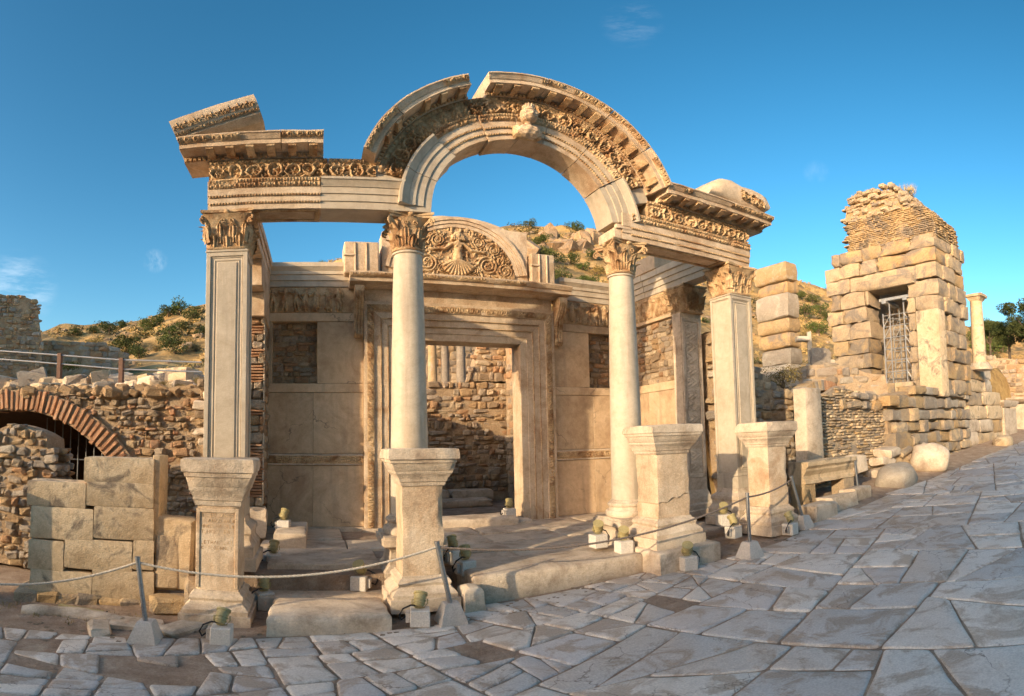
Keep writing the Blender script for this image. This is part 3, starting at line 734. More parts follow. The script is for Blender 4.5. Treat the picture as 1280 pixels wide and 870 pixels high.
class WallFrame:
    # origin o, unit direction d along (in plan), n = outward normal in plan
    def __init__(s, o, d, n=None):
        s.o = np.asarray(o, float); s.d = np.asarray(d, float)/np.hypot(*d[:2]); s.n = np.asarray(n if n is not None else (s.d[1], -s.d[0]), float)
        s.ang = math.atan2(s.d[1], s.d[0])
    def pt(s, u, w, z): return np.array([s.o[0]+s.d[0]*u+s.n[0]*w, s.o[1]+s.d[1]*u+s.n[1]*w, s.o[2]+z])
def core(fr, poly, thick, parent, name='core', mat=None, amp=.03, back=0.03, res=.18, seed=0):
    # rough mortar body behind the stones: polygon in (u, z) cut into columns
    us = [p[0] for p in poly]; u0, u1 = min(us), max(us); n = max(2, int((u1-u0)/res)+1); mb = MB()
    tops, bots, uu = [], [], np.linspace(u0+.003, u1-.003, n)
    for u in uu:
        zs = []
        for i in range(len(poly)):
            a, b = poly[i-1], poly[i]
            if (a[0] > u) != (b[0] > u): zs.append(a[1]+(b[1]-a[1])*(u-a[0])/(b[0]-a[0]))
        zs = sorted(zs) or [0, .1]
        bots.append(zs[0]); tops.append(zs[-1])
    m = 9
    for w_, fl in ((-back, False), (-back-thick, True)):
        V = [fr.pt(u, w_, b+(t-b)*k/(m-1)) for u, b, t in zip(uu, bots, tops) for k in range(m)]
        mb.grid(V, n, m, flip=fl)
    V = []
    for u, t in zip(uu, tops): V += [fr.pt(u, -back, t), fr.pt(u, -back-thick*.5, t+.03), fr.pt(u, -back-thick, t)]
    mb.grid(V, n, 3)
    for k in (0, -1):
        V = [fr.pt(uu[k], w_, bots[k]+(tops[k]-bots[k])*j/(m-1)) for w_ in (-back, -back-thick) for j in range(m)]
        mb.grid(V, 2, m, flip=(k == 0))
    return mb.rough(amp, 2.5, seed, 3).build(name, mat or M['mortar'], parent, smooth=60)
def rubble(fr, poly, parent, hs=(.09, .17), ws=(.12, .30), dep=.16, proud=.03, mat=None, seed=0, limit=300, holes=(), jitter=5, fill=.95, mats=None, name='stone', joined=False, pool=None):
    rs = random.Random(seed); us = [p[0] for p in poly]; zs = [p[1] for p in poly]
    z = min(zs); items = []
    while z < max(zs):
        h = rs.uniform(*hs); u = min(us)-rs.uniform(0, ws[0])
        while u < max(us):
            wd = rs.uniform(*ws)*rs.choice((1, 1, 1, .5, .7, 1.25)); c = (u+wd/2, z+h/2)
            if inside(c, poly) and not any(inside(c, q) for q in holes) and rs.random() < fill:
                items.append((c[0]+rs.uniform(-.01, .01), c[1]+rs.uniform(-.012, .012), wd-rs.uniform(.008, .025), h*rs.uniform(.72, 1.12)-.008))
            u += wd
        z += h
    order = sorted(range(len(items)), key=lambda i: -items[i][2]*items[i][3])
    big = set(order[:0 if joined else limit]); rest = MB()
    for i, (u, zc_, wd, h) in enumerate(items):
        loc = fr.pt(u, proud*rs.uniform(-.6, 1.)-dep/2, zc_); rot = (R(rs.uniform(-jitter, jitter)), R(rs.uniform(-jitter, jitter)), fr.ang+R(rs.uniform(-jitter, jitter)))
        mt = rs.choice(mats) if mats else (mat or M['rubble'])
        if i in big: link_copy((pool or POOL)[rs.randrange(len(pool or POOL))], name, loc, parent, rot, (wd, dep*rs.uniform(.9, 1.25), h), mt)
        else:
            V, F = POOLV[rs.randrange(len(POOLV))]
            E = np.array(Euler(rot).to_matrix()); rest.add((V*np.array([wd, dep, h]))@E.T+loc, F)
    if rest.n: rest.build('small_'+name+'s', mats[0] if mats else (mat or M['rubble']), parent, kind='stuff')
def sqblock(name, loc, size, parent, mat, rot=(0, 0, 0), seed=None):
    return link_copy(SQ[random.randrange(len(SQ))], name, loc, parent, rot, size, mat)

# ------------------------------------------------------------------ rear wall of the porch with its doorway
cel = temple
X0, X1 = 3.80, 1.97
def panel(x0, x1, z0, z1, d=.0, mat=None, name='wall_panel'):
    return MB().cbox(x0+.002, x1-.002, YB-.0-d, YB+.22, z0+.002, z1-.002, .006).rough(.002, 3, int(z0*7+x0*5) % 97).build(name, mat or M['panel'], cel)
WL = []
for s in (-1, 1):
    def X(a, b): return (a, b) if s > 0 else (-b, -a)
    # lower panels, key band, middle panels, plain band, upper panel beside the rubble window, lintel strip
    for a, b in ((1.97, 2.93), (2.93, 3.80)):
        panel(*X(a, b), .42, 1.60, d=.004*random.random()); panel(*X(a, b), 1.82, 2.985, d=.004*random.random())
    kb = panel(*X(1.97, 3.80), 1.602, 1.818, d=.03, name='key_band', mat=M['worn'])
    a, b = X(1.97, 3.80)
    relief(p_key, b-a-.02, .15, .022, at_straight(a+.01, YB-.032, 1.635), res=.0095).build('key_pattern', M['carved'], kb)
    panel(*X(1.97, 3.80), 2.987, 3.16, d=.012)
    panel(*X(1.97, 2.86), 3.16, 4.37)
    panel(*X(3.72, 3.80), 3.16, 4.37)
    panel(*X(1.97, 3.80), 4.372, 4.545, d=.015)
    panel(*X(1.97, 3.80), .30, .42, d=.10, mat=M['worn'], name='wall_plinth')
    # rubble closing of the window, set back
    a, b = X(2.86, 3.72)
    inf = MB().box(a, b, YB+.16, YB+.2, 3.16, 4.37).build('window_infill', M['mortar'], cel)
    rubble(WallFrame((a, YB+.13, 3.16), (1, 0), (0, -1)), [(0, 0), (.86, 0), (.86, 1.21), (0, 1.21)], inf, (.07, .15), (.12, .28), .1, .02, seed=3+s, mat=M['rubble'])
    # figure frieze
    a, b = X(2.12, 3.80)
    fo = panel(a, b, 4.548, 5.075, d=.0, mat=M['carved'], name='figure_frieze')
    relief(lambda u, v, w_: p_figs(u, v, w_, 4+s), b-a-.02, .50, .06, at_straight(a+.01, YB-.004, 4.555), res=.0105).build('figures', M['carved'], fo, smooth=60)
    # plain restored crown of three fasciae
    pr = [(YB-.02, 0), (YB-.02, .12), (YB-.045, .125), (YB-.045, .24), (YB-.07, .245), (YB-.07, .31), (YB-.12, .38), (YB-.13, .385), (YB-.13, .475), (YB+.3, .475), (YB+.3, 0)]
    MB().sweep([(p, 5.078+q) for p, q in pr], np.linspace(b if s < 0 else b, a, 10), f_line).rough(.002, 4, 8).build('wall_cornice', M['pale'], cel, smooth=20)
# ---- door frame: jambs and lintel of stepped bands
def frame_part(path_fn, name, L, seed):
    # profile in (offset across 0..0.75 from outside to opening, y)
    pr = [(.0, YB+.2), (.0, YB-.10), (.06, YB-.115), (.20, YB-.115), (.21, YB-.085), (.34, YB-.085), (.345, YB-.065), (.48, YB-.065), (.485, YB-.045), (.60, YB-.045), (.605, YB-.03), (.745, YB-.03), (.75, YB+.02), (.75, YB+.45), (.3, YB+.45)]
    mb = MB(); n = max(2, int(L/.12)); mb.loft([[path_fn(t, a, y) for a, y in pr] for t in np.linspace(0, L, n)]).rough(.004, 5, seed)
    o = mb.build(name, M['marble'], cel, smooth=25)
    def strip(a0, w_, y, fn, amp, res):
        return relief(fn, L-.02, w_, amp, lambda u, v: np.array([path_fn(uu+.01, a0+vv, y) for uu, vv in zip(u, v)]), res=res)
    mb = strip(.065, .13, YB-.117, p_egg, .03, .012)
    nb = strip(.325, .022, YB-.085, p_bead, .015, .008); mb.add(nb.verts(), nb.F)
    nb = strip(.462, .022, YB-.065, p_bead, .015, .008); mb.add(nb.verts(), nb.F)
    mb.build('carved_band', M['carved'], o, smooth=60)
    return o
ZT = 4.02
LJ = ZT+.75-.36
frame_part(lambda t, a, y: (-1.97+a, y, .36+t/LJ*(LJ-a)-.001), 'door_jamb', LJ, 1)
frame_part(lambda t, a, y: (1.97-a, y, .36+t/LJ*(LJ-a)-.001), 'door_jamb', LJ, 2)
# mitred lintel
frame_part(lambda t, a, y: (-(1.97-a)+t/3.94*2*(1.97-a), y, ZT+.752-a), 'door_lintel', 3.94, 3)
MB().cbox(-1.95, 1.95, YB-.06, YB+.3, ZT+.757, 5.02, .006).rough(.004, 4, 9).build('lintel_frieze', M['marble'], cel)
prc = [(YB-.06, 0), (YB-.16, .02), (YB-.20, .05), (YB-.40, .07), (YB-.40, .14), (YB-.43, .15), (YB-.47, .22), (YB-.47, .25), (YB+.2, .25), (YB+.2, 0)]
for (a, b, sd) in ((-2.25, -1.1, 1), (-1.097, .55, 2), (.553, 2.25, 3)):
    o = MB().sweep([(p, 5.02+q) for p, q in prc], np.linspace(b, a, 16), f_line).rough(.012, 4, 40+sd).build('lintel_cornice', M['marble'], cel, smooth=25)
    relief(p_palm, (b-a)*(.9 if sd != 3 else .4)-.02, .07, .022, at_straight(a+.01, YB-.435, 5.17, -.5), res=.012).build('carved_lip', M['carved'], o, smooth=60)
for s in (-1, 1):     # scrolled consoles
    x = s*2.07; pts = []
    pr = [(YB-.02, 4.05), (YB-.10, 4.03), (YB-.16, 4.10), (YB-.13, 4.22), (YB-.14, 4.4), (YB-.22, 4.62), (YB-.36, 4.78), (YB-.40, 4.9), (YB-.38, 5.015), (YB-.02, 5.015)]
    mb = MB(); mb.sweep(pr, np.linspace(x-.085, x+.085, 5), f_line)
    for q in (-.05, 0, .05): mb.tube([(x+q, p[0]-.012, p[1]) for p in pr[1:8]], .014, 5)
    mb.rough(.008, 9, s+4).build('console', M['carved'], cel, smooth=50)
# ---- semicircular relief panel over the door
lun = None
def lunette():
    zb, zt = 5.275, 6.66; xa, xb, cxl = -1.62, 1.36, -.12
    yb = YB-.18
    def topz(x):   # broken upper outline
        t = abs(x-cxl)/1.5; z = zb+1.40*math.sqrt(max(0, 1-min(1, t)**2*.55))
        return min(z, zt)
    n = 40; rings = []
    for x in np.linspace(xb, xa, n):
        t = topz(x) if not (x > .95) else 6.46
        rings.append([(x, yb, zb), (x, yb, t), (x, yb+.5, t-.02), (x, yb+.5, zb)])
    body = MB().loft(rings).rough(.008, 4, 21).build('tympanum', M['marble'], cel, smooth=30)
    # moulded rim: two stepped arcs
    mb = MB()
    for (r0, r1, d) in ((1.22, 1.30, .03), (1.31, 1.38, .05), (1.39, 1.46, .07)):
        pr = [(yb-d, r0), (yb-d, r1), (yb+.02, r1), (yb+.02, r0)]
        mb.sweep(pr, np.linspace(R(172), R(8), 60), lambda s, a, b: (cxl+b*math.cos(s), a, zb+b*.93*math.sin(s)))
    mb.rough(.008, 5, 22).build('rim_moulding', M['marble'], body, smooth=30)
    # carved figure among scrolls
    res = .0115; Wd, H = 2.44, 1.13; nu, nv = int(Wd/res), int(H/res)
    u, v = np.meshgrid(np.linspace(-Wd/2, Wd/2, nu), np.linspace(0, H, nv), indexing='ij'); h = np.zeros_like(u)
    def cap(x0, z0, x1, z1, r0, r1, g=.07):
        nonlocal h
        dx, dz = x1-x0, z1-z0; t = np.clip(((u-x0)*dx+(v-z0)*dz)/(dx*dx+dz*dz+1e-9), 0, 1); d = np.hypot(u-x0-t*dx, v-z0-t*dz); r = r0+(r1-r0)*t
        h = np.maximum(h, g*np.sqrt(np.clip(1-(d/r)**2, 0, 1)))
    def spir(cx, cz, r, s=1, g=.045):
        nonlocal h
        rho = np.hypot(u-cx, v-cz); ph = np.arctan2((v-cz)*s, u-cx)
        for q in range(2): h = np.maximum(h, g*dome(rho-r*(1-.55*((ph/PI+1)/2+q)/1.6), r*.10))
        h = np.maximum(h, np.where(rho < r*.38, g*(.6+.4*np.cos(6*ph))*np.sqrt(np.clip(1-(rho/(r*.4))**2, 0, 1)), 0))
        h = np.maximum(h, np.where((rho > r*1.05) & (rho < r*1.38), g*.9*np.clip(np.cos(12*ph+rho*50), 0, 1), 0))
    for s in (-1, 1):
        spir(s*.42, .80, .15, s); spir(s*.62, .30, .21, -s); spir(s*.98, .22, .17, s); spir(s*.75, .66, .13, -s); spir(s*.30, .18, .12, s); spir(s*1.0, .5, .1, s)
    leaf = fbm(np.stack([u, v, 0*u], -1).reshape(-1, 3), 16, 4).reshape(u.shape); h = np.maximum(h, .05*np.clip((leaf-.55)*7, 0, 1)*.7)
    body_mask = np.zeros_like(h)
    cap(0, .93, 0, .90, .085, .08, .10)                                  # head
    for q in np.linspace(-1, 1, 7): cap(q*.09, .93+.04*math.cos(q*2), q*.12, .82, .03, .028, .085)   # hair
    cap(0, .82, 0, .74, .04, .05, .08); cap(-.07, .72, .07, .72, .055, .055, .085); cap(0, .72, 0, .56, .095, .085, .09); cap(0, .56, 0, .42, .085, .10, .085)
    for s in (-1, 1):
        cap(s*.11, .73, s*.28, .60, .042, .036, .08); cap(s*.28, .60, s*.52, .58, .036, .028, .075); cap(s*.52, .58, s*.56, .60, .035, .025, .07)
        cap(s*.045, .665, s*.045, .66, .04, .04, .102)
    for k in range(11):
        a = (k-5)/5*1.05; cap(math.sin(a)*.08, .42-.06, math.sin(a)*.34, .42-math.cos(a)*.36, .028, .04, .085)
    msk = (u/1.2)**2+(v/1.12)**2 < 1
    h = np.where(msk, h, 0)
    V = np.stack([cxl+u, yb-.004-h, zb+.03+v], -1).reshape(-1, 3)
    mb = MB(); F = []
    idx = np.arange(nu*nv).reshape(nu, nv); mk = msk[:-1, :-1] & msk[1:, 1:]
    ii, jj = np.where(mk)
    F = [(idx[i, j], idx[i+1, j], idx[i+1, j+1], idx[i, j+1]) for i, j in zip(ii, jj)]
    mb.add(rough(V, .004, 20, 3), F); mb.build('relief_figure', M['carved'], body, smooth=70)
lunette()
for (a, b, t) in ((-2.36, -1.70, 5.93), (1.40, 1.93, 5.97)):
    mb = MB().cbox(a, b, YB-.30, YB+.25, 5.275, t, .02, .006).rough(.012, 4, 31).build('pilaster_block', M['marble'], cel, smooth=30)
    m2 = MB()
    w_ = b-a
    for q in (.30, .62): m2.cbox(a+w_*q, a+w_*q+.03, YB-.33, YB-.29, 5.28, t-.02, .008)
    m2.cbox(a-.01, a+w_*.3, YB-.335, YB-.28, t-.30, t-.26, .008); m2.build('moulding', M['marble'], mb)
MB().cbox(1.15, 1.38, YB-.1, YB+.25, 5.275, 6.5, .03, .02).rough(.03, 5, 32).build('broken_block', M['worn'], cel, smooth=40)

# ------------------------------------------------------------------ side walls, beams
# right: panelled wall with rubble window and pilaster at its front end
frx = WallFrame((3.80, 1.42, 0), (0, 1), (-1, 0)); Ln = YB-1.42
def rpanel(y0, y1, z0, z1, mat=None, d=0., name='wall_panel'):
    return MB().cbox(3.80-d, 4.2, y0+.002, y1-.002, z0+.002, z1-.002, .006).rough(.002, 3, 5).build(name, mat or M['panel'], cel)
for (z0, z1, d, nm) in ((.42, 1.6, 0, 'wall_panel'), (1.602, 1.818, .02, 'key_band'), (1.82, 2.985, 0, 'wall_panel'), (2.987, 3.16, .012, 'wall_panel'), (4.48, 4.56, .012, 'wall_panel')):
    if z1-z0 > .8: rpanel(1.44, 2.35, z0, z1, d=d+.003); rpanel(2.352, YB-.03, z0, z1, d=d)
    else: rpanel(1.44, YB-.04, z0, z1, d=d, name=nm)
inf = MB().box(3.87, 4.15, 1.45, YB, 3.16, 4.48).build('window_infill', M['mortar'], cel)
rubble(WallFrame((3.845, YB, 3.16), (0, -1), (-1, 0)), [(0, 0), (1.78, 0), (1.78, 1.32), (0, 1.32)], inf, (.07, .16), (.13, .32), .1, .02, seed=9)
ff = MB().cbox(3.802, 4.15, 1.44, YB-.005, 4.562, 5.075, .006).build('figure_frieze', M['carved'], cel)
relief(lambda u, v, w_: p_figs(u, v, w_, 12), YB-1.46, .50, .06, lambda u, v: np.stack([3.80+0*u, YB-.01-u, 4.565+v], 1), nrm=(-1, 0, 0), res=.012).build('figures', M['carved'], ff, smooth=60)
pr = [(0, 0), (0, .12), (-.03, .125), (-.03, .24), (-.06, .245), (-.06, .36), (-.1, .37), (-.1, .5), (.3, .5), (.3, 0)]
for k, (y0, y1, zo, dx) in enumerate(((2.35, 3.2, 0, 0), (1.75, 2.345, 0, .01), (.30, 1.745, 0, 0))):
    MB().sweep([(p, q) for p, q in pr], np.linspace(y0, y1, 8), lambda s, a, b: (3.78+dx+a, s, 5.078+b)).rough(.003, 4, k).build('side_architrave', M['pale'], cel, smooth=20)
for k, (y0, y1) in enumerate(((2.6, 3.35), (1.8, 2.595))):
    MB().cbox(3.66, 4.2, y0, y1, 5.582, 5.98-.05*k, .01).rough(.006, 4, k).build('cornice_block', M['panel'], cel)
# pilaster
pil = MB().loft([rect_ring(4.05, 1.30, z, .27, .13, 5) for z in np.linspace(.95, 4.50, 20)]).rough(.006, 4, 61).build('pilaster', M['worn'], cel, smooth=30)
mb = MB()
frame_bars(mb, 0, 'front', .25, .18, 1.2, 4.4, 4.05, 1.30, .13, .022); mb.build('panel_moulding', M['worn'], pil)
relief(lambda u, v, w_: p_scroll(v, u, .3) if False else p_acanthus(v, u, .30), .30, 3.0, .03, lambda u, v: np.stack([3.90+u, 1.165+0*u, 1.3+v], 1), res=.014).build('scroll_carving', M['worn'], pil, smooth=60)
prof = [(.42, .40), (.55, .40), (.57, .36), (.66, .36), (.70, .33), (.78, .33), (.84, .30), (.95, .275)]
MB().loft([rect_ring(4.05, 1.30, z, q, q-.14, 5) for z, q in prof]).rough(.01, 6, 62).build('base', M['worn'], pil, smooth=25)
capital('capital', pil, 4.05, 1.30, 4.50, .575, .24, .30, True, 33)
# left: ragged stub of rubble and brick with marble blocks and beam above
stub = MB().box(-4.33, -3.80, 2.36, 3.4, .9, 4.22).rough(.01, 3, 2).build('rubble_stub', M['mortar'], cel)
fr = WallFrame((-4.34, 2.32, .9), (1, 0), (0, -1))
z = 0; rs = random.Random(5)
while z < 3.3:
    if rs.random() < .45:
        for k in range(rs.choice((2, 3))):
            for u in (0, .28): link_copy(POOL[rs.randrange(14)], 'brick', fr.pt(u+.14, -.07+rs.uniform(0, .03), z+.022), stub, (0, 0, R(rs.uniform(-3, 3))), (.27, .2, .04), M['brick'])
            z += .052
    else:
        h = rs.uniform(.12, .19); u = 0
        while u < .5:
            wd = rs.uniform(.14, .3); wd = min(wd, .56-u); link_copy(POOL[rs.randrange(14)], 'stone', fr.pt(u+wd/2, -.07+rs.uniform(0, .04), z+h/2), stub, (R(rs.uniform(-4, 4)),)*3, (wd-.015, .22, h-.015), M['rubble']); u += wd
        z += h
rubble(WallFrame((-3.78, 2.36, .9), (0, 1), (1, 0)), [(0, 0), (.85, 0), (.85, 3.3), (0, 3.3)], stub, (.1, .2), (.15, .3), .12, .02, seed=12)
MB().cbox(-3.80, -3.775, 2.30, 2.36, .95, 4.2, .004).build('marble_strip', M['pale'], cel)
for (y0, y1, z0, z1, sd) in ((.30, 1.5, 5.152, 5.62, 1), (1.503, 3.25, 5.152, 5.62, 2), (1.75, 3.2, 4.67, 5.15, 4), (2.15, 3.2, 4.225, 4.668, 5)):
    o = MB().cbox(-4.30, -3.775, y0, y1, z0, z1, .012)
    if z0 > 5: 
        for k, q in enumerate((.16, .30)): o.cbox(-3.776, -3.755+.02*k, y0+.005, y1-.005, z0+q, z1-.004, .004)
    o.rough(.012, 4, sd).build('side_beam', M['marble'], cel, smooth=30)
sqblock('stone_block', (-3.98, 2.15, .66), (.55, .55, .5), cel, M['worn'], (0, 0, .05))
# ------------------------------------------------------------------ inner room behind the doorway
back = MB().box(-4.2, 4.4, 8.25, 8.8, .1, 3.8).rough(.01, 2, 5).build('rear_wall', M['mortar'], cel)
rubble(WallFrame((-.9, 8.22, .55), (1, 0), (0, -1)), [(0, 0), (3.9, 0), (3.9, 3.35), (0, 3.3)], back, (.10, .25), (.14, .42), .22, .06, seed=21, limit=299, jitter=9)
# right jamb side: higher rear corner wall seen through the door
fr = WallFrame((1.5, 8.16, 3.85), (1, 0), (0, -1))
core(fr, [(.1, 0), (2.2, 0), (2.2, 2.2), (.62, 2.2), (.45, .9), (.2, .3)], .5, cel, 'upper_rear_wall', seed=4)
rubble(fr, [(0.1, 0), (2.2, 0), (2.2, 2.1), (.6, 2.1), (.4, .9), (.1, .3)], back, (.12, .26), (.16, .42), .2, .05, seed=22, limit=80, jitter=9)
fr = WallFrame((-1.5, 12.6, 3.6), (1, 0), (0, -1))
core(fr, [(0, 0), (7, 0), (7, 4), (0, 4)], .5, cel, 'outer_rear_wall', seed=14)
rubble(fr, [(0, 0), (7, 0), (7, 4), (0, 4)], back, (.2, .36), (.25, .6), .2, .05, seed=24, limit=120, mats=[M['rubble'], M['ochre']])
MB().cbox(-4.2, 4.4, 8.82, 12.8, 2.5, 3.84, .02).build('upper_floor', M['dirt'], cel)
for (x, rr2) in ((.88, .15), (1.31, .13), (1.86, .15)):
    MB().loft([circ_ring(x*.98, 9.9, z, rr2*q, 16) for z, q in ((3.84, 1.25), (3.95, 1.25), (4.0, 1.02), (5.3, .95), (5.32, 1.1), (5.36, 1.1), (5.4, .98), (5.62, 1.25), (5.7, 1.35))]).rough(.01, 6, 3).build('small_column', M['lichen'], cel, smooth=40)
side = MB().box(2.75, 3.1, 3.7, 8.2, .1, 5.0).rough(.01, 2, 6).build('inner_side_wall', M['mortar'], cel)
rubble(WallFrame((2.75, 8.2, .3), (0, -1), (-1, 0)), [(0, 0), (2.6, 0), (2.6, 4.6), (0, 4.6)], side, (.16, .28), (.22, .45), .16, .04, seed=23, limit=160)
MB().cbox(-4.2, -3.7, 3.5, 8.6, .1, 4.1, .02).rough(.03, 2, 7).build('inner_side_wall', M['mortar'], cel)
for (x, w_, h) in ((.1, 1.3, .3), (1.45, 1.2, .27)): sqblock('ledge_stone', (x, 7.75, .55), (w_, .55, h), cel, M['worn'])
sqblock('ledge_stone', (.6, 7.2, .38), (2.4, .8, .2), cel, M['worn'])
MB().cbox(-3.7, 2.74, 3.5, 8.2, .05, .28, .01).build('inner_floor', M['dirt'], cel)
# ------------------------------------------------------------------ steps, threshold and floor of the porch
def slab(name, x0, x1, y0, y1, z0, z1, mat, amp=.012, seed=0, k=10, rnd=.03):
    cx, cy, hx, hy = (x0+x1)/2, (y0+y1)/2, (x1-x0)/2, (y1-y0)/2
    rings = [rect_ring(cx, cy, z0, hx, hy, k), rect_ring(cx, cy, z0+(z1-z0)*.5, hx, hy, k), rect_ring(cx, cy, z1-rnd, hx, hy, k), rect_ring(cx, cy, z1-rnd*.3, hx-rnd*.35, hy-rnd*.35, k), rect_ring(cx, cy, z1, hx-rnd, hy-rnd, k), rect_ring(cx, cy, z1+.004, hx*.5, hy*.5, k)]
    return MB().loft(rings).rough(amp, 4, seed, 3).build(name, mat, temple, smooth=45)
slab('kerb_stone', -3.36, -2.12, -1.55, -.80, -.06, .19, M['worn'], .036, 1, 16, .05)
slab('step_stone', -1.12, 1.30, -1.02, -.15, .05, .43, M['worn'], .022, 2, 18, .045)
slab('step_stone', -1.30, -1.06, -1.30, -1.04, .05, .36, M['worn'], .03, 3, 6, .06)
slab('step_stone', -3.5, -2.05, .0, 1.05, .05, .42, M['worn'], .008, 4, 12, .02)
slab('step_stone', -3.55, -2.0, -.62, -.01, -.05, .13, M['worn'], .008, 5, 12, .02)
slab('step_stone', 1.2, 2.25, -1.40, -.75, .05, .50, M['worn'], .012, 6, 8, .03)
for k in range(4):
    for j, (a, b) in enumerate(((-3.75, -2.4), (-2.39, -1.3), (-1.29, -.1), (-.09, 1.2), (1.21, 2.3), (2.31, 3.75))):
        if random.random() < .16: continue
        y0 = [.0, .55, 1.2, 2.0][k] if not (j == 0 and k == 0) else 1.06
        if j == 0 and k == 0: continue
        sh = random.uniform(-.15, .15)
        slab('floor_slab', a+.01+sh*(k % 2), b+sh*(k % 2), y0+.005, [.54, 1.19, 1.99, 3.1][k], .2, .37+random.uniform(0, .025)+(.03 if k == 3 else 0), M['worn'], .01, 20+k*7+j, 8, .02)
MB().box(-3.8, 3.8, -.3, 3.2, .0, .34).rough(.008, 5, 4).build('floor_bed', M['dirt'], temple)
slab('threshold', -.78, .92, 2.72, 3.35, .3, .57, M['worn'], .02, 8, 14, .04)
slab('threshold', .95, 1.25, 2.8, 3.35, .3, .47, M['worn'], .02, 9, 6, .04)
for s in (-1, 1): slab('jamb_foot', s*1.6-.42, s*1.6+.42, 3.0, 3.5, .28, .40, M['worn'], .01, 10+s, 6, .02)
slab('stone_bench', -3.52, -3.02, 1.25, 2.55, .3, .62, M['worn'], .012, 12, 8, .03)
